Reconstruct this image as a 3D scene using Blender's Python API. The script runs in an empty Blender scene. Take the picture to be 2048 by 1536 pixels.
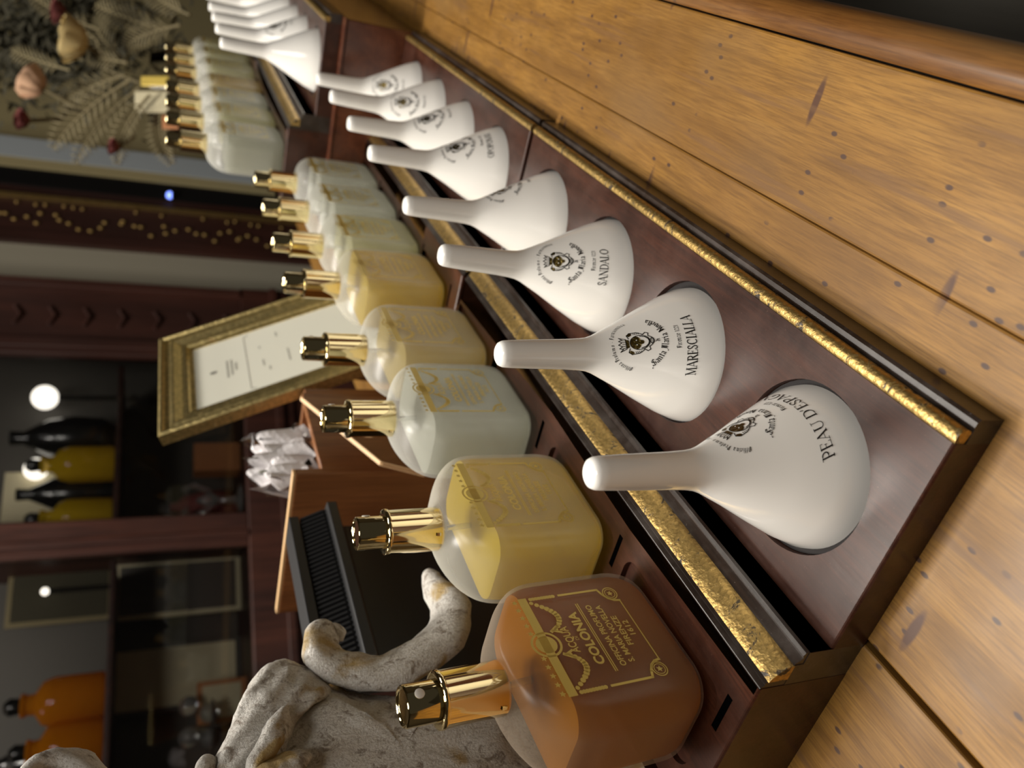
import bpy, bmesh, math, random
import numpy as np
from mathutils import Vector, Matrix, noise
random.seed(7)
scene = bpy.context.scene
col = scene.collection
U = 0.22                                   # one layout unit in metres
# ------------------------------------------------------------------ camera (solved from the photo, 2048x1536)
F = 1573.83
R = np.array([[0.22782524, -0.34524919, -0.91043872], [-0.85411034, -0.51982669, -0.01660535], [-0.46753736, 0.78139824, -0.41331054]])
CAM = np.array([0.3482, -0.5187, 0.9431])
cd = bpy.data.cameras.new('camera'); cam = bpy.data.objects.new('camera', cd); col.objects.link(cam)
cd.sensor_width = 36; cd.lens = 36 * F / 2048; cd.clip_start = 0.01; cd.clip_end = 60
m = Matrix.Identity(4)
for i in range(3):
    m[i][0] = R[0][i]; m[i][1] = -R[1][i]; m[i][2] = -R[2][i]; m[i][3] = CAM[i] * U
cam.matrix_world = m
cd.dof.use_dof = True; cd.dof.focus_distance = 1.25 * U; cd.dof.aperture_fstop = 11.5
scene.camera = cam
def ray(px): return R.T @ np.array([(px[0] - 1024) / F, (px[1] - 768) / F, 1.0])
def on(px, axis, val):
    d = ray(px); return CAM + d * ((val - CAM[axis]) / d[axis])
# ------------------------------------------------------------------ light
w = bpy.data.worlds.new('world'); scene.world = w; w.use_nodes = True
w.node_tree.nodes['Background'].inputs[0].default_value = (0.95, 0.85, 0.7, 1); w.node_tree.nodes['Background'].inputs[1].default_value = 0.03
def area(name, loc, target, size, power, color):
    l = bpy.data.lights.new(name, 'AREA'); l.shape = 'DISK'; l.size = size * U; l.energy = power; l.color = color
    o = bpy.data.objects.new(name, l); col.objects.link(o); o.location = Vector(loc) * U
    o.rotation_euler = (Vector(target) - Vector(loc)).to_track_quat('-Z', 'Y').to_euler(); return o
WARM = (1.0, 0.94, 0.85)
area('key_lamp', (-3.2, 1.9, 6.2), (-.3, .8, 0), 1.5, 22, WARM)
area('counter_lamp', (-1.2, .9, 7.6), (-.3, .8, 0), 2.2, 17, WARM)
area('far_lamp', (-1.0, 4.6, 7.2), (-.5, 3.0, .3), 1.6, 7, WARM)
area('shop_lamp', (-6.4, 2.4, 5.6), (-4.3, 5.2, 0.5), 1.0, 1.6, (1.0, 0.82, 0.6))
area('front_fill', (1.6, -1.8, 6.4), (-.3, .8, 0), 2.6, 9, WARM)  # added soft fill that brightens the sides facing the camera
sl = bpy.data.lights.new('floor_fill_spot', 'SPOT'); sl.energy = 90; sl.spot_size = .36; sl.spot_blend = .5; sl.shadow_soft_size = .06; sl.color = WARM  # added spot, lifts the dark floor beyond the counter edge
so = bpy.data.objects.new('floor_fill_spot', sl); col.objects.link(so); so.location = Vector((2.6, 4.2, 7.0)) * U
scene.view_settings.view_transform = 'Standard'; scene.view_settings.look = 'None'; scene.view_settings.exposure = 0.02
scene.view_settings.gamma = 1.0; scene.view_settings.use_curve_mapping = False

# ------------------------------------------------------------------ materials
MATS = {}
def nt(name):
    mt = bpy.data.materials.new(name); mt.use_nodes = True; MATS[name] = mt
    return mt, mt.node_tree, mt.node_tree.nodes['Principled BSDF']
def coords(t, scale=(1, 1, 1), kind='Object'):
    tc = t.nodes.new('ShaderNodeTexCoord'); mp = t.nodes.new('ShaderNodeMapping'); mp.inputs['Scale'].default_value = scale
    t.links.new(tc.outputs[kind], mp.inputs[0]); return mp.outputs[0]
def tex(t, v, kind, **kw):
    n = t.nodes.new(kind); t.links.new(v, n.inputs['Vector'])
    for k, x in kw.items():
        if hasattr(n, k): setattr(n, k, x)
        else: n.inputs[k.replace('_', ' ')].default_value = x
    return n
def ramp(t, v, stops, interp='LINEAR'):
    n = t.nodes.new('ShaderNodeValToRGB'); n.color_ramp.interpolation = interp
    while len(n.color_ramp.elements) < len(stops): n.color_ramp.elements.new(.5)
    for e, (p, c) in zip(n.color_ramp.elements, stops): e.position = p; e.color = (*c, 1) if len(c) == 3 else c
    t.links.new(v, n.inputs[0]); return n.outputs[0]
def mix(t, f, a, b, mode='MIX'):
    n = t.nodes.new('ShaderNodeMix'); n.data_type = 'RGBA'; n.blend_type = mode
    for s, x in ((n.inputs[0], f), (n.inputs[6], a), (n.inputs[7], b)):
        if isinstance(x, (int, float)): s.default_value = x
        elif isinstance(x, tuple): s.default_value = (*x, 1)
        else: t.links.new(x, s)
    return n.outputs[2]
def bump(t, p, h, strength=.3, dist=.001):
    b = t.nodes.new('ShaderNodeBump'); b.inputs['Strength'].default_value = strength; b.inputs['Distance'].default_value = dist
    t.links.new(h, b.inputs['Height']); t.links.new(b.outputs[0], p.inputs['Normal'])
def plain(name, c, rough=.5, metal=0., spec=.5, coat=0., emit=0):
    mt, t, p = nt(name)
    p.inputs['Base Color'].default_value = (*c, 1); p.inputs['Roughness'].default_value = rough; p.inputs['Metallic'].default_value = metal
    p.inputs['Specular IOR Level'].default_value = spec; p.inputs['Coat Weight'].default_value = coat
    if emit: p.inputs['Emission Color'].default_value = (*c, 1); p.inputs['Emission Strength'].default_value = emit
    return mt
def wood(name, c0, c1, c2, rough=.3, gs=60, spots=False, dust=None, axis='Y', coat=.2, bmp=.25):
    mt, t, p = nt(name)
    s = {'Y': (1, .1, 1), 'Z': (1, 1, .1), 'X': (.1, 1, 1)}[axis]
    v = coords(t, s)
    g = tex(t, v, 'ShaderNodeTexNoise', Scale=gs, Detail=9., Roughness=.65, Distortion=.6)
    g2 = tex(t, coords(t, tuple(1 if k == 1 else .045 for k in s)), 'ShaderNodeTexNoise', Scale=gs * 13, Detail=5., Roughness=.7)
    big = tex(t, coords(t, tuple(.35 + .65 * k for k in s)), 'ShaderNodeTexNoise', Scale=gs * .16, Detail=4.)
    c = ramp(t, g.outputs[0], [(.28, c0), (.5, c1), (.72, c2)])
    c = mix(t, ramp(t, g2.outputs[0], [(.36, (.6, .6, .6)), (.58, (0, 0, 0))]), c, tuple(k * .8 for k in c0))
    c = mix(t, ramp(t, big.outputs[0], [(.4, (0, 0, 0)), (.65, (.55, .55, .55))]), c, c0)
    rv = tex(t, coords(t), 'ShaderNodeTexNoise', Scale=gs * .5, Detail=6.)
    ro = t.nodes.new('ShaderNodeMapRange'); ro.inputs[3].default_value = rough * .75; ro.inputs[4].default_value = rough * 1.4
    t.links.new(rv.outputs[0], ro.inputs[0]); t.links.new(ro.outputs[0], p.inputs['Roughness'])
    h = g.outputs[0]
    if spots:
        vo = tex(t, coords(t, (1, .55, 1)), 'ShaderNodeTexVoronoi', voronoi_dimensions='2D', Scale=92., Randomness=1.)
        sel = tex(t, coords(t), 'ShaderNodeTexNoise', Scale=23., Detail=1.)
        ms = t.nodes.new('ShaderNodeMath'); ms.operation = 'MULTIPLY'
        t.links.new(ramp(t, vo.outputs['Distance'], [(.055, (1, 1, 1)), (.09, (0, 0, 0))]), ms.inputs[0])
        t.links.new(ramp(t, sel.outputs[0], [(.53, (0, 0, 0)), (.55, (1, 1, 1))]), ms.inputs[1])
        c = mix(t, ms.outputs[0], c, (.06, .03, .018))
        vg = tex(t, coords(t, (.22, 1, 1)), 'ShaderNodeTexVoronoi', voronoi_dimensions='2D', Scale=34., Randomness=1.)
        sg = tex(t, coords(t), 'ShaderNodeTexNoise', Scale=11., Detail=1.); mg = t.nodes.new('ShaderNodeMath'); mg.operation = 'MULTIPLY'
        t.links.new(ramp(t, vg.outputs['Distance'], [(.045, (1, 1, 1)), (.07, (0, 0, 0))]), mg.inputs[0]); t.links.new(ramp(t, sg.outputs[0], [(.50, (0, 0, 0)), (.53, (1, 1, 1))]), mg.inputs[1])
        c = mix(t, mg.outputs[0], c, (.07, .03, .015))
        st = tex(t, coords(t, (1, .35, 1)), 'ShaderNodeTexNoise', Scale=14., Detail=3.)
        c = mix(t, ramp(t, st.outputs[0], [(.56, (0, 0, 0)), (.74, (.75, .75, .75))]), c, (.16, .095, .04))
        sc = tex(t, coords(t, (1, .06, 1)), 'ShaderNodeTexNoise', Scale=190., Detail=2.)
        c = mix(t, ramp(t, sc.outputs[0], [(.60, (0, 0, 0)), (.68, (.6, .6, .6))]), c, (.13, .065, .025))
    if dust:
        d = tex(t, coords(t), 'ShaderNodeTexNoise', Scale=46., Detail=8., Roughness=.7)
        c = mix(t, ramp(t, d.outputs[0], [(.45, (0, 0, 0)), (.8, (.45, .45, .45))]), c, dust)
        sp = tex(t, coords(t), 'ShaderNodeTexVoronoi', Scale=420.)
        c = mix(t, ramp(t, sp.outputs['Distance'], [(.05, (.8, .8, .8)), (.09, (0, 0, 0))]), c, dust)
    t.links.new(c, p.inputs['Base Color']); p.inputs['Coat Weight'].default_value = coat; p.inputs['Coat Roughness'].default_value = .22
    bump(t, p, h, bmp, .0006); return mt
def gilt(name, c, dark, rough=.32, amount=.58, scale=130):
    mt, t, p = nt(name)
    n = tex(t, coords(t), 'ShaderNodeTexNoise', Scale=scale, Detail=9., Roughness=.72, Distortion=1.2)
    n2 = tex(t, coords(t), 'ShaderNodeTexNoise', Scale=scale * 5, Detail=4.)
    wv = ramp(t, n.outputs[0], [(amount, (0, 0, 0)), (amount + .05, (1, 1, 1))])
    cc = mix(t, ramp(t, n2.outputs[0], [(.35, (0, 0, 0)), (.7, (1, 1, 1))]), c, tuple(k * .62 for k in c))
    t.links.new(mix(t, wv, cc, dark), p.inputs['Base Color'])
    iv = t.nodes.new('ShaderNodeInvert'); t.links.new(wv, iv.inputs['Color']); t.links.new(iv.outputs[0], p.inputs['Metallic'])
    p.inputs['Roughness'].default_value = rough; bump(t, p, n2.outputs[0], .5, .0008); return mt
wood('counter_wood', (.115, .052, .010), (.255, .125, .023), (.335, .176, .038), rough=.46, gs=95, spots=True, coat=.05)
MATS['counter_wood'].node_tree.nodes['Principled BSDF'].inputs['Specular IOR Level'].default_value = .35
wood('counter_edge', (.07, .026, .006), (.19, .078, .016), (.31, .145, .035), rough=.34, gs=75, spots=True, coat=.2)
wood('mahogany', (.016, .005, .003), (.040, .012, .006), (.075, .022, .010), rough=.30, gs=70, dust=(.085, .042, .030), coat=.10)
MATS['mahogany'].node_tree.nodes['Principled BSDF'].inputs['Specular IOR Level'].default_value = .36
wood('riser_wood', (.045, .012, .006), (.10, .03, .013), (.16, .052, .022), rough=.2, gs=50, coat=.5)
wood('ebony', (.012, .008, .006), (.022, .013, .009), (.035, .02, .013), rough=.3, gs=80, dust=(.14, .12, .11), coat=.3)
wood('box_wood', (.13, .045, .014), (.26, .10, .032), (.36, .16, .06), rough=.4, gs=40, axis='Z')
wood('cabinet_wood', (.018, .006, .004), (.045, .014, .009), (.085, .027, .016), rough=.45, gs=10, axis='Z', coat=0.)
wood('floor_wood', (.06, .055, .045), (.09, .08, .065), (.12, .11, .09), rough=.5, gs=8)
gilt('gilding', (.66, .45, .16), (.030, .020, .012), rough=.44, amount=.55)
gilt('frame_gilding', (.86, .68, .30), (.26, .15, .05), rough=.38, amount=.62, scale=60)
plain('old_gilt', (.34, .22, .07), .5, .6)
plain('edge_tan', (.62, .40, .20), .5)
plain('brass', (.93, .79, .45), .06, 1.)
plain('nozzle', (.72, .68, .62), .4)
plain('porcelain', (.84, .825, .79), .09, 0, .5, .0)
plain('black_ink', (.012, .010, .008), .35)
gilt('gold_ink', (.30, .22, .07), (.03, .02, .008), rough=.3, amount=.62, scale=200)
plain('label_gold', (.62, .46, .10), .4, .35)
plain('black_plastic', (.012, .012, .013), .45)
plain('black_felt', (.022, .02, .02), .95, spec=.2)
plain('slot_black', (.001, .001, .001), .9, spec=0.)
plain('paper', (.86, .85, .74), .6)
plain('print_grey', (.24, .23, .2), .7)
plain('tissue', (.66, .63, .64), .6)
plain('wall_beige', (.30, .25, .13), .55)
plain('wall_dark', (.10, .075, .05), .8)
plain('ceiling_paint', (.35, .30, .22), .9)
plain('trim_bluegrey', (.33, .36, .38), .35)
plain('pane_grey', (.24, .22, .17), .35)
plain('lamp_glow', (1.0, .93, .80), .5, emit=1.6)
plain('blue_led', (.2, .3, 1.0), .5, emit=2.5)
plain('jar_black', (.006, .006, .006), .2)
plain('cream_card', (.46, .41, .27), .7)
plain('cork', (.35, .14, .05), .7)
plain('petal_cream', (.60, .47, .22), .8)
plain('petal_pink', (.52, .32, .20), .8)
plain('petal_red', (.16, .04, .035), .8)
plain('dry_leaf', (.16, .13, .065), .8)
plain('moss', (.032, .028, .014), .9)
plain('shelf_grey', (.055, .05, .042), .6)
plain('silver_wire', (.7, .7, .68), .2, 1.)
amber_later = True
def pane(name):
    mt = bpy.data.materials.new(name); mt.use_nodes = True; MATS[name] = mt; t = mt.node_tree; t.nodes.clear()
    o = t.nodes.new('ShaderNodeOutputMaterial'); mx = t.nodes.new('ShaderNodeMixShader'); tr = t.nodes.new('ShaderNodeBsdfTransparent')
    gl = t.nodes.new('ShaderNodeBsdfGlossy'); gl.inputs['Roughness'].default_value = .03; fr = t.nodes.new('ShaderNodeFresnel'); fr.inputs[0].default_value = 1.35
    t.links.new(fr.outputs[0], mx.inputs[0]); t.links.new(tr.outputs[0], mx.inputs[1]); t.links.new(gl.outputs[0], mx.inputs[2]); t.links.new(mx.outputs[0], o.inputs[0])
pane('window_glass')
def cellophane():
    pane('cellophane'); MATS['cellophane'].node_tree.nodes['Fresnel'].inputs[0].default_value = 1.7
cellophane()
def frost(name, tint, op):
    """Frosted glass: a thin satin-white coat that lets part of the light straight through."""
    mt = bpy.data.materials.new(name); mt.use_nodes = True; MATS[name] = mt; t = mt.node_tree; p = t.nodes['Principled BSDF']
    out = t.nodes['Material Output']
    p.inputs['Base Color'].default_value = (*tint, 1); p.inputs['Roughness'].default_value = .26; p.inputs['Specular IOR Level'].default_value = .9
    tl = t.nodes.new('ShaderNodeBsdfTranslucent'); tl.inputs[0].default_value = (*tint, 1)
    m1 = t.nodes.new('ShaderNodeMixShader'); m1.inputs[0].default_value = .38
    t.links.new(p.outputs[0], m1.inputs[1]); t.links.new(tl.outputs[0], m1.inputs[2])
    tr = t.nodes.new('ShaderNodeBsdfTransparent'); lw = t.nodes.new('ShaderNodeLayerWeight'); lw.inputs[0].default_value = .35
    mr = t.nodes.new('ShaderNodeMapRange'); mr.inputs[3].default_value = op; mr.inputs[4].default_value = min(1, op + .42)
    t.links.new(lw.outputs['Facing'], mr.inputs[0])
    m2 = t.nodes.new('ShaderNodeMixShader'); t.links.new(mr.outputs[0], m2.inputs[0])
    t.links.new(tr.outputs[0], m2.inputs[1]); t.links.new(m1.outputs[0], m2.inputs[2]); t.links.new(m2.outputs[0], out.inputs[0])
def liquid(name, c):
    mt, t, p = nt(name); out = t.nodes['Material Output']
    p.inputs['Base Color'].default_value = (*c, 1); p.inputs['Roughness'].default_value = .25
    tl = t.nodes.new('ShaderNodeBsdfTranslucent'); tl.inputs[0].default_value = (*c, 1)
    tr = t.nodes.new('ShaderNodeBsdfTransparent'); tr.inputs[0].default_value = tuple(min(1, k * .6 + .38) for k in c) + (1,)
    m1 = t.nodes.new('ShaderNodeMixShader'); m1.inputs[0].default_value = .5
    m2 = t.nodes.new('ShaderNodeMixShader'); m2.inputs[0].default_value = .35
    t.links.new(p.outputs[0], m1.inputs[1]); t.links.new(tl.outputs[0], m1.inputs[2])
    t.links.new(m1.outputs[0], m2.inputs[1]); t.links.new(tr.outputs[0], m2.inputs[2]); t.links.new(m2.outputs[0], out.inputs[0])
frost('frost', (.80, .80, .75), .17); frost('frost_amber', (.54, .46, .36), .08)
liquid('liquid_amber', (.42, .155, .001)); liquid('liquid_yellow', (.74, .56, .055)); liquid('liquid_gold', (.66, .53, .19))
liquid('amber_glass', (.80, .30, .004)); liquid('yellow_glass', (.85, .60, .02))
for nm_ in ('amber_glass', 'yellow_glass'): MATS[nm_].node_tree.nodes['Principled BSDF'].inputs['Roughness'].default_value = .06
def clear():
    mt, t, p = nt('clear_glass'); p.inputs['Base Color'].default_value = (.85, .87, .85, 1); p.inputs['Roughness'].default_value = .06; p.inputs['Transmission Weight'].default_value = .9
clear()
liquid('liquid_clear', (.66, .67, .58)); liquid('liquid_pale', (.64, .62, .38))
def plaster():
    mt, t, p = nt('plaster')
    n = tex(t, coords(t), 'ShaderNodeTexNoise', Scale=150., Detail=10., Roughness=.7, Distortion=.8)
    n2 = tex(t, coords(t), 'ShaderNodeTexNoise', Scale=34., Detail=5., Distortion=.5)
    n3 = tex(t, coords(t), 'ShaderNodeTexNoise', Scale=1000., Detail=6., Roughness=.7)
    c = ramp(t, n3.outputs[0], [(.30, (.52, .47, .42)), (.45, (.70, .66, .60)), (.62, (.84, .81, .76))])
    c = mix(t, ramp(t, n.outputs[0], [(.37, (.85, .85, .85)), (.47, (0, 0, 0))]), c, (.24, .18, .13))
    c = mix(t, ramp(t, n2.outputs[0], [(.57, (0, 0, 0)), (.64, (.85, .85, .85))]), c, (.46, .29, .06))
    t.links.new(c, p.inputs['Base Color']); p.inputs['Roughness'].default_value = .75
    h = t.nodes.new('ShaderNodeMath'); h.operation = 'ADD'; t.links.new(n3.outputs[0], h.inputs[0]); t.links.new(n.outputs[0], h.inputs[1])
    st = tex(t, coords(t, (1, 1, .18)), 'ShaderNodeTexNoise', Scale=420., Detail=3., Distortion=.8); h2 = t.nodes.new('ShaderNodeMath'); h2.operation = 'ADD'; t.links.new(h.outputs[0], h2.inputs[0]); t.links.new(st.outputs[0], h2.inputs[1])
    bump(t, p, h2.outputs[0], .9, .0016)
plaster()

# ------------------------------------------------------------------ mesh helpers (all in layout units)
class MB:
    def __init__(s): s.v = []; s.f = []
    def add(s, vs, fs):
        k = len(s.v); s.v += [tuple(map(float, q)) for q in vs]; s.f += [tuple(i + k for i in f) for f in fs]; return s
    def quad(s, a, b, c, d): return s.add([a, b, c, d], [(0, 1, 2, 3)])
    def box(s, x0, x1, y0, y1, z0, z1):
        return s.add([(x, y, z) for z in (z0, z1) for y in (y0, y1) for x in (x0, x1)], [(0, 2, 3, 1), (4, 5, 7, 6), (0, 1, 5, 4), (2, 6, 7, 3), (0, 4, 6, 2), (1, 3, 7, 5)])
    def prism(s, prof, y0, y1):
        """profile of (x, z), extruded along y; winding handled by recalculation"""
        n = len(prof)
        return s.add([(x, y0, z) for x, z in prof] + [(x, y1, z) for x, z in prof], [tuple(range(n)), tuple(range(2 * n - 1, n - 1, -1))] + [(i, i + n, (i + 1) % n + n, (i + 1) % n) for i in range(n)])
    def lathe(s, prof, n=48, c=(0, 0)):
        vs = []; fs = []
        for r, z in prof: vs += [(c[0] + r * math.cos(2 * math.pi * k / n), c[1] + r * math.sin(2 * math.pi * k / n), z) for k in range(n)]
        for i in range(len(prof) - 1):
            for k in range(n): fs.append((i * n + k, i * n + (k + 1) % n, (i + 1) * n + (k + 1) % n, (i + 1) * n + k))
        if prof[0][0] > 1e-6: fs.append(tuple(range(n - 1, -1, -1)))
        if prof[-1][0] > 1e-6: fs.append(tuple(range((len(prof) - 1) * n, len(prof) * n)))
        return s.add(vs, fs)
    def loft(s, rings, cap=True):
        n = len(rings[0]); vs = [q for r in rings for q in r]; fs = []
        for i in range(len(rings) - 1):
            for k in range(n): fs.append((i * n + k, i * n + (k + 1) % n, (i + 1) * n + (k + 1) % n, (i + 1) * n + k))
        if cap: fs.append(tuple(range(n - 1, -1, -1))); fs.append(tuple(range((len(rings) - 1) * n, len(rings) * n)))
        return s.add(vs, fs)
    def tube(s, path, rad, n=12):
        rings = []; P = [Vector(p) for p in path]
        for i, p in enumerate(P):
            d = (P[min(i + 1, len(P) - 1)] - P[max(i - 1, 0)]).normalized()
            a = d.orthogonal().normalized() if i == 0 else (a - d * a.dot(d)).normalized()
            b = d.cross(a); r = rad[i] if isinstance(rad, (list, tuple)) else rad
            rings.append([p + (a * math.cos(2 * math.pi * k / n) + b * math.sin(2 * math.pi * k / n)) * r for k in range(n)])
        return s.loft(rings)
    def mesh(s, name, smooth=None, recalc=True):
        me = bpy.data.meshes.new(name); me.from_pydata([(x * U, y * U, z * U) for x, y, z in s.v], [], s.f)
        if recalc:
            bm = bmesh.new(); bm.from_mesh(me); bmesh.ops.remove_doubles(bm, verts=bm.verts, dist=1e-7)
            bmesh.ops.recalc_face_normals(bm, faces=bm.faces); bm.to_mesh(me); bm.free()
        if smooth is not None:
            me.polygons.foreach_set('use_smooth', [True] * len(me.polygons))
            if smooth < 180:
                bm = bmesh.new(); bm.from_mesh(me)
                for e in bm.edges:
                    if len(e.link_faces) == 2 and e.calc_face_angle(0) > math.radians(smooth): e.smooth = False
                bm.to_mesh(me); bm.free()
        me.update(); return me
    def build(s, name, mat, parent=None, smooth=None, loc=None, recalc=True, bevel=0):
        me = s.mesh(name, smooth, recalc); me.materials.append(MATS[mat])
        o = bpy.data.objects.new(name, me); col.objects.link(o)
        if parent is not None: o.parent = parent
        if loc is not None: o.location = Vector(loc) * U
        if bevel:
            b = o.modifiers.new('bevel', 'BEVEL'); b.width = bevel * U; b.segments = 2; b.limit_method = 'ANGLE'; b.angle_limit = .6
        return o
def tag(o, label=None, cat=None, group=None, kind=None):
    for k, x in (('label', label), ('category', cat), ('group', group), ('kind', kind)):
        if x: o[k] = x
    return o
def empty(name, loc, label=None, cat=None, group=None, rot=(0, 0, 0)):
    o = bpy.data.objects.new(name, None); col.objects.link(o); o.location = Vector(loc) * U; o.rotation_euler = rot
    o.empty_display_size = .01
    return tag(o, label, cat, group)
def copy_tree(o, parent=None):
    c = o.copy(); col.objects.link(c); c.parent = parent
    for ch in list(o.children): copy_tree(ch, c)
    return c
def struct(o): o['kind'] = 'structure'; return o

# ------------------------------------------------------------------ setting: room and counter top
FLOOR = -4.2
HALF = 11.0
wdir = Vector((.513, .861, 0)).normalized(); ndir = Vector((wdir.y, -wdir.x, 0))     # the far wall's run, and towards the room
P0 = Vector(CAM + ray((250, 900)) / np.linalg.norm(ray((250, 900))) * 8.2)
def wall_at(px, d=0.0):
    """photo pixel -> (s, z) on the far wall's plane moved d units into the room"""
    r = Vector(ray(px)); c = Vector(CAM); o = P0 + ndir * d
    t = (o - c).dot(ndir) / r.dot(ndir); q = c + r * t
    return (q - o).dot(wdir), q.z
def W3(s, d, z): q = P0 + wdir * s + ndir * d; return (q.x, q.y, z)
class WB(MB):
    """boxes given in far-wall coordinates"""
    def wbox(s, s0, s1, d0, d1, z0, z1):
        return s.add([W3(a, d, z) for z in (z0, z1) for d in (d0, d1) for a in (s0, s1)], [(0, 2, 3, 1), (4, 5, 7, 6), (0, 1, 5, 4), (2, 6, 7, 3), (0, 4, 6, 2), (1, 3, 7, 5)])
struct(MB().box(-14, 14, -12, 16, FLOOR - .1, FLOOR).build('floor', 'floor_wood'))
struct(WB().wbox(-14, 14, -1.65, -1.5, FLOOR, 9).build('wall_back', 'wall_dark'))
struct(WB().wbox(13, 13.2, -1.5, 16, FLOOR, 9).build('wall_right', 'wall_dark'))
struct(WB().wbox(-14, -13.8, -1.5, 16, FLOOR, 9).build('wall_left', 'wall_dark'))
struct(WB().wbox(-14, 13.2, -1.5, 16, 9, 9.2).build('ceiling', 'ceiling_paint'))

tb = empty('counter', (0, 0, FLOOR), 'honey-brown worn wooden shop counter with a rounded front edge', 'counter')
TZ = -FLOOR
YN, YF = -3.0, 8.0
def planks(x0, x1, nm='plank', mat='counter_wood'):
    return MB().box(x0, x1, YN, YF, TZ - .10, TZ).build(nm, mat, tb, bevel=.004)
planks(-1.75, -.3935); planks(-.3825, .092); planks(.0925, .334)
edge = [(.337, -.10), (.337, -.006), (.343, .0), (.36, .003), (.378, .0), (.391, -.012), (.398, -.03), (.398, -.055), (.388, -.075), (.37, -.085), (.37, -.10)]
MB().prism([(x, z + TZ) for x, z in edge], YN, YF).build('edge_moulding', 'counter_edge', tb, smooth=35)
MB().box(-1.7, .30, YN + .05, YF - .05, 0, TZ - .10).build('cabinet_base', 'mahogany', tb)

# ------------------------------------------------------------------ stepped display trays
HS, HB = .0645, .1655           # heights of the funnel step and of the bottle step
def ring_plate(mb, x0, x1, y0, y1, z, hole):
    """flat plate with a hole; hole is a list of (x, y) around the plate centre"""
    n = len(hole); outer = []
    cx = sum(q[0] for q in hole) / n; cy = sum(q[1] for q in hole) / n
    for hx, hy in hole:
        dx, dy = hx - cx, hy - cy; t = 1e9
        if dx > 1e-9: t = min(t, (x1 - cx) / dx)
        if dx < -1e-9: t = min(t, (x0 - cx) / dx)
        if dy > 1e-9: t = min(t, (y1 - cy) / dy)
        if dy < -1e-9: t = min(t, (y0 - cy) / dy)
        outer.append((cx + dx * t, cy + dy * t))
    k = len(mb.v)
    mb.v += [(x, y, z) for x, y in hole] + [(x, y, z) for x, y in outer]
    for i in range(n):
        j = (i + 1) % n; mb.f.append((k + i, k + j, k + n + j, k + n + i))
        a, b = outer[i], outer[j]
        if abs(a[0] - b[0]) > 1e-6 and abs(a[1] - b[1]) > 1e-6:      # plate corner between these two
            for X in (x0, x1):
                for Y in (y0, y1):
                    if min(abs(a[0] - X), abs(b[0] - X)) < 1e-6 and min(abs(a[1] - Y), abs(b[1] - Y)) < 1e-6:
                        mb.v.append((X, Y, z)); mb.f.append((k + n + i, k + n + j, len(mb.v) - 1))
def circle(cx, cy, r, n=64): return [(cx + r * math.cos(2 * math.pi * i / n), cy + r * math.sin(2 * math.pi * i / n)) for i in range(n)]
def rrect(cx, cy, a, b, r, n=8):
    pts = []
    for q, (sx, sy) in enumerate(((1, 1), (-1, 1), (-1, -1), (1, -1))):
        for i in range(n + 1):
            t = math.pi / 2 * (q + i / n); pts.append((cx + sx * (a - r) + r * math.cos(t), cy + sy * (b - r) + r * math.sin(t)))
    return pts
XL = -.795
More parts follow.
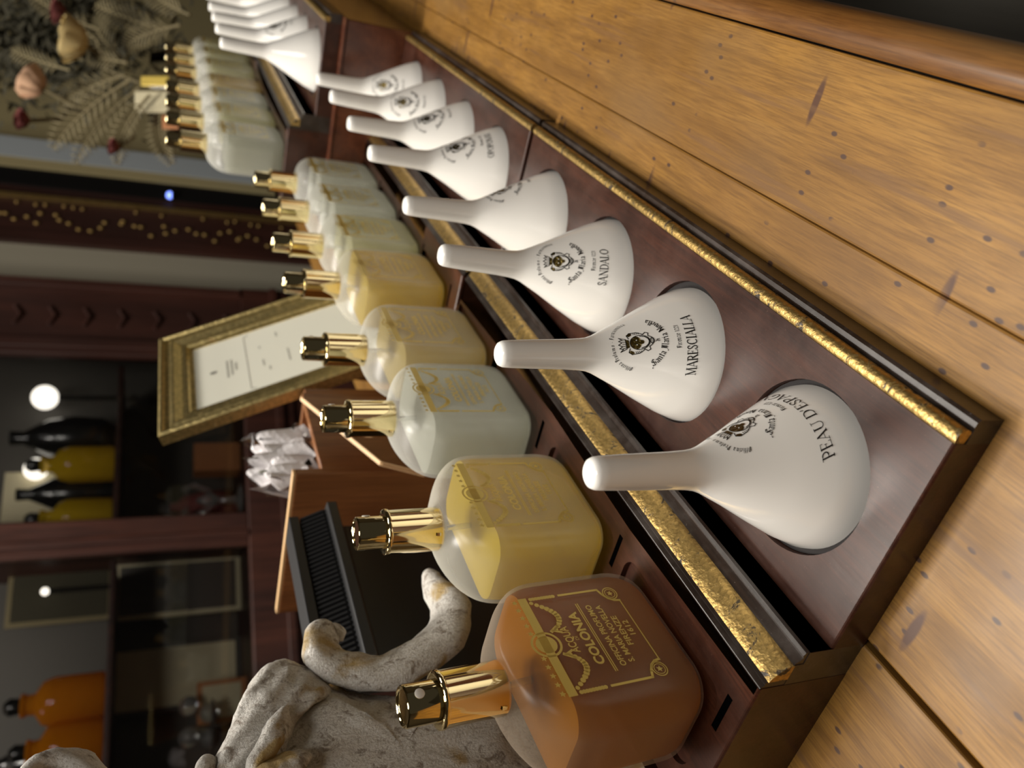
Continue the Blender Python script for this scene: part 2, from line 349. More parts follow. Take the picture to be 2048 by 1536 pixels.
def make_tray(name, y0, y1, z0, fys, bys, label, fx=-.21):
    t = empty(name, (0, y0, z0), label, 'tray', 'stepped display trays'); L = y1 - y0
    e = .004; mb = MB()
    ys = [0 + e] + [(a + b) / 2 - y0 for a, b in zip(fys, fys[1:])] + [L - e]
    for i, fy in enumerate(fys):
        h = circle(fx, fy - y0, .131); ring_plate(mb, -.3905, -.036, ys[i], ys[i + 1], HS, h)
        mb.add([(x, y, HS) for x, y in h] + [(x, y, .029) for x, y in h], [(k, k + 64, (k + 1) % 64 + 64, (k + 1) % 64) for k in range(64)])
        mb.add([(x, y, .029) for x, y in h], [tuple(range(64))])
    ys = [0 + e] + [(a + b) / 2 - y0 for a, b in zip(bys, bys[1:])] + [L - e]
    for i, by in enumerate(bys):
        h = rrect(-.617, by - y0, .092, .152, .03); n = len(h); ring_plate(mb, XL, -.454, ys[i], ys[i + 1], HB, h)
        mb.add([(x, y, HB) for x, y in h] + [(x, y, .1545) for x, y in h], [(k, k + n, (k + 1) % n + n, (k + 1) % n) for k in range(n)])
        mb.add([(x, y, .1545) for x, y in h], [tuple(range(n))])
    # worn rounded ends, end faces, risers, underside
    for xa, xb, z in ((-.3905, -.036, HS), (XL, -.454, HB)):
        for ya, yb in ((e, 0), (L - e, L)):
            mb.quad((xa, ya, z), (xb, ya, z), (xb, (ya + yb) / 2, z - e * .25), (xa, (ya + yb) / 2, z - e * .25))
            mb.quad((xa, (ya + yb) / 2, z - e * .25), (xb, (ya + yb) / 2, z - e * .25), (xb, yb, z - e), (xa, yb, z - e))
            mb.quad((xa, yb, z - e), (xb, yb, z - e), (xb, yb, 0), (xa, yb, 0))
    mb.quad((-.3905, 0, .0), (-.3905, L, .0), (-.3905, L, .104), (-.3905, 0, .104))
    mb.quad((-.454, 0, .0), (-.454, L, .0), (-.454, L, HB), (-.454, 0, HB))
    mb.quad((-.036, 0, 0), (-.036, L, 0), (-.036, L, HS), (-.036, 0, HS))
    mb.quad((XL, 0, 0), (XL, L, 0), (XL, L, HB), (XL, 0, HB)); mb.quad((XL, 0, 0), (0, 0, 0), (0, L, 0), (XL, L, 0))
    mb.build('body', 'mahogany', t, recalc=False)
    MB().prism([(-.454, 0), (-.3905, 0), (-.3905, .104), (-.4139, .104), (-.414, .12), (-.454, .12)], .0005, L - .0005).build('back_step', 'ebony', t)
    MB().prism([(-.036, 0), (-.001, 0), (-.001, .041), (-.005, .0458), (-.012, .0462), (-.016, .044), (-.036, .044)], .0, L).build('side_fillet', 'ebony', t)
    rod = [(-.0285 + .0125 * math.cos(a), .0535 + .0125 * math.sin(a)) for a in np.linspace(-.9, math.pi + .4, 14)]
    MB().prism(rod, .001, L - .001).build('gilded_rod', 'gilding', t, smooth=50)
    MB().prism([(-.3905, .104), (-.3915, .110), (-.397, .1125), (-.402, .110), (-.406, .1125), (-.4105, .1185), (-.4145, .121), (-.4165, .126), (-.4165, .104)], .0015, L - .0015).build('black_moulding', 'ebony', t, smooth=50)
    MB().prism([(-.4145, .1265), (-.4165, .1335), (-.4225, .1405), (-.430, .1475), (-.4365, .1525), (-.4415, .1545), (-.4415, .12), (-.4145, .12)], 0, L).build('gilded_moulding', 'gilding', t, smooth=40)
    MB().prism([(-.4415, .12), (-.4415, .1555), (-.4445, .1590), (-.4475, .1575), (-.450, .1605), (-.4525, .1635), (-.454, .164), (-.454, .12)], .001, L - .001).build('black_fillet', 'ebony', t)
    n = 48
    for fy in fys:
        MB().lathe([(.1305, .030), (.1305, HS - .012)], n, (fx, fy - y0)).build('hole_lining', 'black_felt', t)
    for by in bys:
        MB().box(-.583, -.512, by - y0 - .171, by - y0 - .159, HB - .010, HB + .0004).build('card_slot', 'slot_black', t)
    return t
F1 = [.190, .540, .873, 1.205]; F2 = [1.612, 1.922, 2.235, 2.545]
B1 = [.200, .552, .928, 1.246]; B2 = [1.640, 1.948, 2.270, 2.590]
RZ = .31
F3 = [2.945, 3.285, 3.60, 3.92]; F4 = [4.35, 4.67, 5.0, 5.33]
B3 = [2.985, 3.32, 3.635, 3.945]; B4 = [4.36, 4.69, 5.02, 5.35]
make_tray('display_tray', 0, 1.386, 0, F1, B1, 'stepped dark wooden tray with gilded mouldings, its free end on the bare counter')
make_tray('display_tray', 1.406, 2.752, 0, F2, B2, 'stepped dark wooden tray lying on the counter, its far end against the tall brown riser')
make_tray('display_tray', 2.79, 4.14, RZ, F3, B3, 'stepped dark wooden tray on top of the brown riser, at its front edge')
make_tray('display_tray', 4.16, 5.51, RZ, F4, B4, 'stepped dark wooden tray on top of the brown riser, behind the one at its edge')
rs = empty('riser_box', (0, 2.755, 0), 'tall glossy reddish brown wooden riser under the raised trays', 'riser')
MB().box(-.83, -.008, .0, 2.77, 0, RZ - .012).build('body', 'riser_wood', rs, bevel=.004)
MB().box(-.835, -.004, -.003, 2.775, RZ - .012, RZ).build('top_board', 'riser_wood', rs, bevel=.004)

# ------------------------------------------------------------------ lettering
def text_geo(s, size=1.0, bold=0.0, shear=0.0, spacing=1.0):
    cu = bpy.data.curves.new('t', 'FONT'); cu.body = s; cu.size = size; cu.offset = bold; cu.shear = shear; cu.space_character = spacing
    cu.align_x = 'CENTER'; cu.align_y = 'CENTER'; cu.resolution_u = 3
    o = bpy.data.objects.new('t', cu); me = bpy.data.meshes.new_from_object(o)
    v = [(q.co.x, q.co.y) for q in me.vertices]; f = [tuple(p.vertices) for p in me.polygons]
    bpy.data.objects.remove(o); bpy.data.curves.remove(cu); bpy.data.meshes.remove(me); return v, f
class Flat:
    """flat artwork in (a, b): a to the right, b up"""
    def __init__(s): s.v = []; s.f = []
    def add(s, v, f): k = len(s.v); s.v += list(v); s.f += [tuple(i + k for i in q) for q in f]; return s
    def text(s, txt, a, b, size, width=None, **kw):
        v, f = text_geo(txt, size, **kw)
        if width:
            w0 = max(q[0] for q in v) - min(q[0] for q in v); v = [(x * width / w0, y) for x, y in v]
        return s.add([(x + a, y + b) for x, y in v], f)
    def arc(s, txt, a, b, r, ang0, ang1, size, up=True, **kw):
        """letters along a circle, ang in degrees clockwise from the top, read left to right"""
        n = len(txt)
        for i, ch in enumerate(txt):
            if ch == ' ': continue
            t = math.radians(ang0 + (ang1 - ang0) * (i + .5) / n); v, f = text_geo(ch, size, **kw)
            ca, sa = (math.cos(-t), math.sin(-t)) if up else (math.cos(math.pi - t), math.sin(math.pi - t))
            s.add([(a + r * math.sin(t) + x * ca - y * sa, b + r * math.cos(t) + x * sa + y * ca) for x, y in v], f)
        return s
    def poly(s, pts): return s.add(pts, [tuple(range(len(pts)))])
    def line(s, pts, wd, close=False):
        P = [Vector(p) for p in pts]; n = len(P)
        for i in range(n if close else n - 1):
            a, b = P[i], P[(i + 1) % n]; d = (b - a); L = d.length
            if L < 1e-9: continue
            d /= L; q = Vector((-d.y, d.x)) * wd / 2; e = d * wd * .35
            s.poly([tuple(a - e - q), tuple(b + e - q), tuple(b + e + q), tuple(a - e + q)])
        return s
    def ring(s, a, b, r0, r1, n=28, sx=1.0):
        v = [(a + r * sx * math.cos(2 * math.pi * i / n), b + r * math.sin(2 * math.pi * i / n)) for r in (r0, r1) for i in range(n)]
        return s.add(v, [(i, (i + 1) % n, n + (i + 1) % n, n + i) for i in range(n)])
    def disc(s, a, b, r, n=20, sx=1.0): return s.poly([(a + r * sx * math.cos(2 * math.pi * i / n), b + r * math.sin(2 * math.pi * i / n)) for i in range(n)])
    def star(s, a, b, r): return s.poly([(a + (r if i % 2 else r * .45) * math.sin(math.pi * i / 5), b + (r if i % 2 else r * .45) * math.cos(math.pi * i / 5)) for i in range(10)])

# pen-drawn blackletter (broad nib) and thick-thin serif capitals
MIN = [(-.1, 1), (.04, .86), (.04, .12), (.16, 0)]
def sh(p, dx): return [(x + dx, y) for x, y in p]
GOTH = {
 'i': (.46, [MIN, [(.0, 1.36), (.08, 1.28)]]), 'n': (.90, [MIN, [(.06, .84), (.36, 1.0)], sh(MIN, .42)]), 'm': (1.32, [MIN, [(.06, .84), (.36, 1)], sh(MIN, .42), [(.48, .84), (.78, 1)], sh(MIN, .84)]),
 'u': (.90, [MIN, [(.16, 0), (.46, .14)], sh(MIN, .42)]), 'r': (.62, [MIN, [(.10, .84), (.32, 1.0), (.46, .88)]]),
 'a': (.82, [[(-.02, .85), (.14, 1), (.44, .86), (.44, .12), (.56, 0)], [(.44, .58), (.08, .42), (.08, .14), (.22, 0), (.44, .16)]]),
 'o': (.78, [[(.1, .88), (.1, .14), (.28, 0), (.5, .14), (.5, .88), (.3, 1), (.1, .88)]]), 'e': (.70, [[(.1, .45), (.50, .62), (.50, .85), (.3, 1), (.1, .86), (.1, .14), (.28, 0), (.52, .14)]]),
 'c': (.62, [[(.50, .85), (.3, 1), (.1, .86), (.1, .14), (.28, 0), (.50, .14)]]), 'v': (.80, [[(-.05, 1), (.1, .88), (.1, .14), (.3, 0), (.5, .16), (.5, .86), (.36, 1)]]),
 'l': (.44, [[(-.06, 1.62), (.06, 1.48), (.06, .12), (.18, 0)]]), 't': (.52, [[(.0, 1.3), (.1, 1.2), (.1, .12), (.24, 0)], [(-.08, 1), (.32, 1)]]), 'f': (.50, [[(.36, 1.42), (.22, 1.55), (.1, 1.4), (.1, 0)], [(-.06, 1), (.34, 1)]]),
 'z': (.62, [[(0, 1), (.42, .95), (.05, .1), (.46, .02)]]), 'd': (.78, [[(.05, 1.5), (.5, 1.0), (.5, .14), (.28, 0), (.1, .14), (.1, .75), (.3, .9), (.5, .8)]]),
 'S': (1.15, [[(.85, 1.3), (.6, 1.6), (.2, 1.4), (.2, 1.0), (.85, .62), (.85, .2), (.5, 0), (.1, .15), (.0, .4)], [(.48, 1.5), (.48, .1)], [(.1, .15), (-.15, -.1), (-.36, -.2), (-.3, -.42), (-.1, -.3)]]),
 'M': (1.5, [[(0, 1.3), (.2, 1.55), (.2, .2), (.0, 0)], [(.2, 1.4), (.58, 1.55), (.62, .15), (.5, 0)], [(.62, 1.4), (1.02, 1.55), (1.08, .15), (1.22, 0)], [(.40, 1.4), (.40, .2)], [(0, 0), (-.2, -.2), (-.35, -.1)]]),
 'N': (1.2, [[(0, 1.3), (.2, 1.55), (.2, .1), (.0, -.1)], [(.2, 1.5), (.92, .1)], [(.75, 1.45), (.92, 1.55), (.92, 0), (.75, -.3)], [(.38, 1.1), (.38, .1)]]),
 'F': (.95, [[(.2, 1.5), (.2, .1), (0, -.1)], [(.0, 1.4), (.3, 1.55), (.8, 1.42)], [(.1, .85), (.62, .9)], [(.40, 1.4), (.40, .3)]]),
 'O': (1.05, [[(.15, 1.3), (.15, .25), (.45, 0), (.8, .25), (.8, 1.3), (.5, 1.55), (.15, 1.3)], [(.42, 1.3), (.42, .2)]]),
 'P': (.95, [[(.15, 1.55), (.15, -.1)], [(0, 1.4), (.4, 1.55), (.78, 1.35), (.78, .85), (.4, .68)], [(.4, 1.4), (.4, .2)]]),
 '1': (.50, [[(0, 1.15), (.16, 1.35), (.16, 0)]]), '2': (.70, [[(0, 1.15), (.2, 1.35), (.46, 1.15), (.4, .85), (0, .05), (.5, .05)]]), '-': (.5, [[(0, .55), (.3, .55)]]), ' ': (.55, [])}
def goth(ch, size):
    v = []; f = []; nx, ny = .085, .071
    for st in GOTH[ch][1]:
        for a, b in zip(st, st[1:]):
            k = len(v); v += [(a[0] - nx, a[1] - ny), (a[0] + nx, a[1] + ny), (b[0] + nx, b[1] + ny), (b[0] - nx, b[1] - ny)]; f.append((k, k + 1, k + 2, k + 3))
            dx, dy = b[0] - a[0], b[1] - a[1]; L = math.hypot(dx, dy) or 1; qx, qy = -dy / L * .03, dx / L * .03
            k = len(v); v += [(a[0] - qx, a[1] - qy), (b[0] - qx, b[1] - qy), (b[0] + qx, b[1] + qy), (a[0] + qx, a[1] + qy)]; f.append((k, k + 1, k + 2, k + 3))
    return [(x * size, y * size) for x, y in v], f
def goth_arc(fl, txt, r, c, size, up, span=None):
    """blackletter along a circle of radius r, centred on the top (up) or the bottom of the circle"""
    tot = sum(GOTH[q][0] for q in txt) * size; k = span / tot if span else 1; pos = -tot * k / 2
    for ch in txt:
        adv = GOTH[ch][0] * size * k; v, f = goth(ch, size); mid = GOTH[ch][0] * size / 2
        t = (pos + adv / 2) / r
        out = []
        for x, y in v:
            x -= mid
            if up: out.append((c[0] + (r + y) * math.sin(t) + x * math.cos(t), c[1] + (r + y) * math.cos(t) - x * math.sin(t)))
            else: out.append((c[0] + (r - y) * math.sin(t) + x * math.cos(t), c[1] - (r - y) * math.cos(t) + x * math.sin(t)))
        fl.add(out, f); pos += adv
def goth_line(fl, txt, a, b, size):
    tot = sum(GOTH[q][0] for q in txt) * size; pos = a - tot / 2
    for ch in txt:
        v, f = goth(ch, size); fl.add([(x + pos, y + b) for x, y in v], f); pos += GOTH[ch][0] * size
TK, TN = .135, .05
def ell(cx, cy, rx, ry, a0, a1, n=14): return [(cx + rx * math.cos(math.radians(a0 + (a1 - a0) * i / n)), cy + ry * math.sin(math.radians(a0 + (a1 - a0) * i / n))) for i in range(n + 1)]
def sf(*xs): return [([(x - .13, y), (x + .13, y)], TN) for x, y in xs]
SERIF = {
 'A': (.92, [([(.08, 0), (.44, 1)], TN), ([(.42, 1), (.80, 0)], TK), ([(.2, .34), (.66, .34)], TN)] + sf((.1, 0), (.8, 0))),
 'M': (1.12, [([(.14, 0), (.18, 1)], TN), ([(.18, 1), (.53, .08)], TK), ([(.53, .05), (.9, 1)], TN), ([(.92, 1), (.95, 0)], TK)] + sf((.14, 0), (.95, 0), (.14, 1), (.95, 1))),
 'R': (.82, [([(.17, 0), (.17, 1)], TK), (ell(.36, .76, .26, .24, 90, -90), .10), ([(.17, 1), (.36, 1)], TN), ([(.17, .52), (.36, .52)], TN), ([(.38, .52), (.74, 0)], TK)] + sf((.17, 0), (.10, 1), (.78, 0))),
 'E': (.72, [([(.17, 0), (.17, 1)], TK), ([(.06, 1), (.58, 1)], TN), ([(.06, 0), (.62, 0)], TN), ([(.17, .52), (.46, .52)], TN), ([(.58, 1), (.58, .82)], TN), ([(.62, 0), (.62, .2)], TN), ([(.46, .62), (.46, .42)], TN)]),
 'S': (.62, [([(.48, .78), (.46, .93), (.30, 1.0), (.14, .92), (.10, .78), (.18, .62), (.40, .44), (.50, .26), (.44, .08), (.28, 0), (.12, .06), (.09, .24)], .095)]),
 'C': (.86, [(ell(.48, .5, .36, .49, 50, 310, 20), .09), ([(.16, .7), (.12, .5), (.16, .3)], TK), ([(.72, .9), (.74, .7)], TN)]),
 'O': (.96, [(ell(.48, .5, .38, .49, 0, 360, 26), .085), ([(.13, .68), (.10, .5), (.13, .32)], TK), ([(.83, .68), (.86, .5), (.83, .32)], TK)]),
 'I': (.40, [([(.19, 0), (.19, 1)], TK)] + sf((.19, 0), (.19, 1))), 'L': (.70, [([(.17, 0), (.17, 1)], TK), ([(.05, 0), (.60, 0)], TN), ([(.60, 0), (.62, .22)], TN)] + sf((.17, 1))),
 'N': (.98, [([(.16, 0), (.16, 1)], TN), ([(.16, 1), (.80, .02)], TK), ([(.80, 0), (.80, 1)], TN)] + sf((.16, 0), (.80, 1), (.1, 1))),
 'D': (.92, [([(.17, 0), (.17, 1)], TK), (ell(.38, .5, .44, .5, 90, -90, 18), .09), ([(.05, 1), (.38, 1)], TN), ([(.05, 0), (.38, 0)], TN), ([(.78, .68), (.81, .5), (.78, .32)], TK)]),
 'P': (.72, [([(.17, 0), (.17, 1)], TK), (ell(.36, .74, .26, .26, 90, -90), .10), ([(.17, 1), (.36, 1)], TN), ([(.17, .48), (.36, .48)], TN)] + sf((.17, 0), (.10, 1))),
 'U': (.92, [([(.17, 1), (.17, .35)], TK), (ell(.46, .35, .29, .35, 180, 360), .07), ([(.75, .35), (.75, 1)], TN)] + sf((.17, 1), (.75, 1))),
 'G': (.94, [(ell(.48, .5, .36, .49, 50, 340, 22), .09), ([(.16, .7), (.12, .5), (.16, .3)], TK), ([(.78, .42), (.78, .08)], TK), ([(.62, .42), (.9, .42)], TN)]),
 'X': (.90, [([(.12, 1), (.76, 0)], TK), ([(.74, 1), (.12, 0)], TN)] + sf((.12, 1), (.76, 1), (.12, 0), (.76, 0))), "'": (.26, [([(.1, 1), (.08, .74)], .08)]), ' ': (.34, [])}
def serif(txt, size, width):
    fl = Flat(); tot = sum(SERIF[q][0] for q in txt); kx = width / tot; pos = -width / 2
    for ch in txt:
        for pts, wd in SERIF[ch][1]: fl.line([(pos + x * kx, (y - .5) * size) for x, y in pts], wd * size)
        pos += SERIF[ch][0] * kx
    return fl
# the crest on the funnels: crown, scrolled shield, dark mask with two pale eyes
def crest_art():
    k = Flat(); g = Flat()
    cw = [(-.0085, .0165), (.0085, .0165), (.0125, .0262), (.0085, .0222), (.0065, .0275), (.0035, .0228), (0, .0285), (-.0035, .0228), (-.0065, .0275), (-.0085, .0222), (-.0125, .0262)]
    k.line(cw, .0012, True)
    for x in (-.006, -.003, 0, .003, .006): k.line([(x, .0165), (x * 1.2, .0225)], .0011)
    g.poly([(-.0065, .0115), (.0065, .0115), (.0078, .0160), (-.0078, .0160)])
    sh_ = [(-.0085, .0115), (-.0150, .0135), (-.0192, .0085), (-.0188, -.002), (-.0150, -.0085), (-.0130, -.0105), (-.0165, -.0150), (-.0145, -.0192), (-.0095, -.0180), (-.0065, -.0225), (-.003, -.0255), (0, -.0262)]
    k.line(sh_, .0013); k.line([(-x, z) for x, z in sh_], .0013)
    for sx in (-1, 1):
        g.poly([(sx * .0120, .0108), (sx * .0150, .0132), (sx * .0188, .0085), (sx * .0178, .0050), (sx * .0145, .0065)])
        for q in range(4): k.line([(sx * .0150, .0030 - q * .0026), (sx * .0178, .0022 - q * .0026)], .0009)
    g.poly([(.0112 * math.cos(t), .0005 + (.0098 if math.sin(t) > 0 else .0070) * math.sin(t)) for t in np.linspace(0, 2 * math.pi, 30, endpoint=False)])
    g.poly([(-.0040, -.0055), (.0040, -.0055), (.0030, -.0098), (0, -.0112), (-.0030, -.0098)])
    k.line(ell(0, -.0045, .0125, .0150, 0, 360, 34), .0013)
    k.line([(-.0105, -.0060), (-.0085, -.0130), (-.0045, -.0172), (0, -.0185), (.0045, -.0172), (.0085, -.0130), (.0105, -.0060)], .0014)
    k.line(ell(0, -.0225, .0052, .0022, 0, 360, 16), .0009); k.line([(-.0052, -.0225), (.0052, -.0225)], .0008)
    w_ = Flat()
    w_.disc(-.0040, .0005, .0009); w_.disc(.0040, .0005, .0009)
    k.v = [(x * 1.02, y * 1.12) for x, y in k.v]; g.v = [(x * 1.02, y * 1.12) for x, y in g.v]; w_.v = [(x * 1.02, y * 1.12) for x, y in w_.v]
    goth_arc(k, 'Officina Profumo - Farmaceutica', .0435, (0, -.004), .0044, True, .118)
    goth_line(k, 'di', 0, -.0385, .0050)
    goth_arc(k, 'Santa Maria Novella', .0530, (0, .000), .0074, False)
    goth_line(k, 'Firenze 1221', .001, -.0740, .0054)
    return k, g, w_
CK, CG, CW = crest_art()

# ------------------------------------------------------------------ porcelain funnels
PROF = [(.425, .0225), (.37, .0245), (.30, .0262), (.272, .0277), (.258, .0295), (.245, .0335), (.23, .0405), (.2, .0550), (.15, .0815), (.1, .1065), (.064, .1210), (.03, .1258)]
ZB = .0295
pz = np.array([p[0] for p in PROF])[::-1]; pr = np.array([p[1] for p in PROF])[::-1]
def cone_r(z): return float(np.interp(z, pz, pr))
def funnel_mesh():
    p = [(0, .4262), (.009, .4262), (.015, .4254), (.0195, .4225), (.0222, .4165), (.0232, .405)] + [(r, z) for z, r in PROF[1:]]
    p += [(.1252, ZB + .0003), (.1242, ZB), (.1225, ZB + .0006), (.1165, .064), (.10, .098), (.075, .15), (.05, .197), (.030, .235), (.020, .26), (.017, .40), (0, .402)]
    return MB().lathe([(r, z - ZB) for r, z in p], 72).mesh('body', 60)
FUN = funnel_mesh(); FUN.materials.append(MATS['porcelain'])
SL = math.hypot(1, .5)
def wrap(fl, az, zc, name, mat, parent, off=.0007):
    """lay flat artwork on the cone; b runs up the slope, a round the axis"""
    vs = []
    for a, b in fl.v:
        z = zc + b / SL; r = cone_r(z) + off; t = az + a / max(r, .02)
        vs.append((r * math.cos(t), r * math.sin(t), z - ZB + off * .4))
    o = MB(); o.v = vs; o.f = list(fl.f); return o.build(name, mat, parent, recalc=False)
def funnel(x, y, z0, az, word, label, group=None, tilt=(0, 0), naz=None, size=.019, width=None, dz=0):
    t = empty('porcelain_funnel', (x, y, z0 + ZB + dz), label, 'funnel', group, (tilt[0], tilt[1], 0))
    o = bpy.data.objects.new('body', FUN); col.objects.link(o); o.parent = t
    if az is not None:
        a = math.radians(az)
        wrap(CK, a, .190, 'crest_print', 'black_ink', t); wrap(CG, a, .190, 'crest_mask', 'gold_ink', t, .0006); wrap(CW, a, .190, 'crest_face', 'porcelain', t, .0011)
        if word:
            fl = serif(word, size * .86, width); wrap(fl, math.radians(naz if naz is not None else az - 7), .108, 'name_print', 'black_ink', t)
    return t
TR1 = 'in the free-ended tray'
f1 = funnel(-.21, .190, 0, 20, "PEAU D'ESPAGNE", "white porcelain funnel lettered PEAU D'ESPAGNE, crest turned sideways, at the tray's free end", 'white porcelain funnels', naz=4, width=.185)
funnel(-.2135, .5370, 0, 319, 'MARESCIALLA', 'white porcelain funnel lettered MARESCIALLA, leaning to one side of its lined hole', 'white porcelain funnels', naz=310, width=.110, tilt=(.02, -.02), dz=.0045)
funnel(-.208, .873, 0, 308, 'SANDALO', 'white porcelain funnel lettered SANDALO, its rim lifted out of the hole on one side', 'white porcelain funnels', naz=301, width=.076, tilt=(-.035, .03), dz=.0075)
funnel(-.206, 1.205, 0, 12, None, 'white porcelain funnel by the gap between the two lower trays, its crest half turned away', 'white porcelain funnels')
funnel(-.203, 1.612, 0, 338, 'OPOPONAX', 'white porcelain funnel lettered OPOPONAX, first in the tray against the riser', 'white porcelain funnels', naz=327, width=.088)
funnel(-.203, 1.922, 0, 337, None, 'white porcelain funnel between the OPOPONAX funnel and the one with a golden crest', 'white porcelain funnels')
funnel(-.203, 2.235, 0, 305, None, 'white porcelain funnel with its golden crest showing, second from the brown riser', 'white porcelain funnels', tilt=(0, .02), dz=.003)
funnel(-.203, 2.545, 0, 297, None, 'white porcelain funnel standing right against the brown riser', 'white porcelain funnels')
funnel(-.205, F3[0], RZ, 100, None, 'plain side of a white porcelain funnel at the front edge of the raised tray', 'white porcelain funnels')
funnel(-.205, F3[1], RZ, 340, None, 'white porcelain funnel on the riser with its crest showing, behind the plain one', 'white porcelain funnels')
for i, y in enumerate(F3[2:]): funnel(-.205, y, RZ, 60, None, 'white porcelain funnel in the middle of the raised row, crest turned away', 'funnels in the raised row')
for i, y in enumerate(F4[:3]): funnel(-.205, y, RZ, 60, None, 'white porcelain funnel at the back of the raised row, crest turned away', 'funnels at the back of the raised row')

# ------------------------------------------------------------------ cologne bottles
HW, HD = .150, .080            # half width (along the row) and half depth
def bottle_ring(z, a, b, r, n=10):
    r = min(r, a * .98, b * .98); return [(x, y, z) for x, y in rrect(0, 0, b, a, r, n)]
def sect(z, inset=0.0):
    """half width, half depth and corner radius of the body at height z"""
    H = .300
    a = HW; b = HD
    if z < .060: t = (1 - (1 - z / .060) ** 2) ** .5; a = HW - .060 * (1 - t) * .95
    if z < .028: t = (1 - (1 - z / .028) ** 2) ** .5; b = HD - .022 * (1 - t)
    if z > .195:
        q = min(1, (z - .195) / (H - .195)); a = .047 + (HW - .047) * (1 - q ** 2.2) ** .66
    if z > .225:
        q = min(1, (z - .225) / (H - .225)); b = .047 + (HD - .047) * (1 - q ** 2.0) ** .6
    return a - inset, b - inset, .042
def body_mesh(inset=0.0, z0=.0, z1=.300, name='body'):
    zs = sorted(set([z0 + (z1 - z0) * i / 10 for i in range(11)] + [q for q in (.001, .003, .006, .010, .015, .020, .024, .028, .036, .045, .053, .060, .195, .205, .215, .225, .235, .245, .255, .265, .273, .28, .286, .291, .295, .298) if z0 < q < z1]))
    rings = [bottle_ring(z, *sect(z, inset)) for z in zs]
    return MB().loft(rings).mesh(name, 50)
BODY = body_mesh(); LIQ = {}
for nm, lv in (('full', .240), ('mid', .228), ('low', .20)):
    LIQ[nm] = body_mesh(.0045, .010, lv, 'liquid')
def label_art():
    k = Flat()
    k.poly([(-.095, .231), (.095, .231), (.095, .246), (-.095, .246)])
    for i in range(12):
        a = -.088 + i * .016
        if abs(a) > .02: k.star(a, .2535, .0055)
    k.ring(0, .2375, .0215, .0255, 28, .95); k.disc(0, .2375, .0175, 20, .95)
    for s in (-1, 1):
        for i in range(9): k.disc(s * .091, .224 - i * .0052, .0036, 8)
        k.line([(s * .091, .172), (s * .091, .098)], .0042); k.line([(s * .091, .098), (s * .080, .094), (s * .070, .087), (s * .064, .078), (s * .0625, .068)], .0042)
        k.ring(s * .0795, .078, .0118, .0136, 22); k.ring(s * .0795, .078, .0085, .0098, 20); k.star(s * .0795, .078, .006)
        for i in range(12):
            t = i / 11; k.disc(s * (.083 - .058 * t), .226 - .030 * math.sin(math.pi * t * .85) - .004 * t, .0038 + .0016 * math.sin(3.1 * t), 7)
        k.line([(s * .022, .218), (s * .031, .204)], .0055); k.line([(s * .024, .216), (s * .018, .202)], .004)
    k.line([(-.062, .068), (.062, .068)], .0022)
    k.text('ACQUA', .002, .1955, .0195, .052, bold=.0004); k.text('DI', .002, .1825, .0085)
    k.text('COLONIA', 0, .1665, .0225, .105, bold=.0008)
    k.line([(-.068, .1515), (.068, .1515)], .0018); k.line([(-.068, .1480), (.068, .1480)], .0018)
    k.text('OFFICINA PROFUMO', 0, .1315, .0145, .124, bold=.0003); k.text('S. MARIA NOVELLA', 0, .1145, .0145, .116, bold=.0003)
    k.text('FIRENZE', .002, .0985, .0145, .060, bold=.0003); k.text('1612', .004, .0835, .0145, .030, bold=.0003)
    return k
LA = label_art()
lb = MB(); lb.v = [(HD + .0009, a, b) for a, b in LA.v]; lb.f = LA.f; LABEL = lb.mesh('label_print', None, False); LABEL.materials.append(MATS['label_gold'])
def cyl(prof, name, mat, n=56, sm=40): me = MB().lathe(prof, n).mesh(name, sm); me.materials.append(MATS[mat]); return me
COLLAR = cyl([(.0400, .296), (.0413, .298), (.0413, .393), (.0425, .3945), (.0430, .3975), (.0422, .4005), (.0400, .4020), (.0335, .4022)], 'collar', 'brass')
ACT = cyl([(.0306, .400), (.0306, .449), (.0300, .4515), (.0285, .4530), (.0265, .4525), (.0240, .4500), (0, .4490)], 'actuator', 'brass')
NOZ = MB().lathe([(.0075, 0), (.0075, .0012), (.006, .002), (0, .0021)], 16).mesh('nozzle', 50); NOZ.materials.append(MATS['nozzle'])
NOTCH = MB().box(-.004, .004, -.003, .003, -.0008, .0014).mesh('crimp_mark'); NOTCH.materials.append(MATS['brass'])
DIP = MB().tube([(0, 0, .296), (.002, .004, .2), (.006, .016, .10), (.012, .034, .03)], .0055, 8).mesh('dip_tube', 60); DIP.materials.append(MATS['clear_glass'])
def part(name, me, parent, loc=None, rot=None):
    o = bpy.data.objects.new(name, me); col.objects.link(o); o.parent = parent
    if loc: o.location = Vector(loc) * U
    if rot: o.rotation_euler = rot
    return o
def matmesh(me, mat):
    c = me.copy(); c.materials.clear(); c.materials.append(MATS[mat]); return c
def bottle(x, y, z, frost_m, liq, level, label, noz=15, tilt=(0, 0, 0), group='frosted cologne bottles', crimp=()):
    t = empty('cologne_bottle', (x, y, z), label, 'bottle', group, tilt)
    b = part('glass_body', matmesh(BODY, frost_m), t)
    if liq: part('liquid', matmesh(LIQ[level], liq), t)
    part('label_print', LABEL, t); part('dip_tube', DIP, t)
    c = part('spray_collar', COLLAR, t); a = part('spray_head', ACT, t)
    an = math.radians(noz); r = .0305
    part('nozzle', NOZ, a, (r * math.cos(an), r * math.sin(an), .433), (0, math.pi / 2, an))
    for ca in crimp:
        an = math.radians(ca); part('crimp_mark', NOTCH, c, (.0413 * math.cos(an), .0413 * math.sin(an), .307), (0, math.pi / 2, an))
    return t
ZP = .155; BX = -.615
bottle(BX, B1[0], ZP + .004, 'frost_amber', 'liquid_amber', 'full', 'frosted bottle of deep amber cologne at the free end of the tray', -10, (.045, 0, 0), crimp=(-80,))
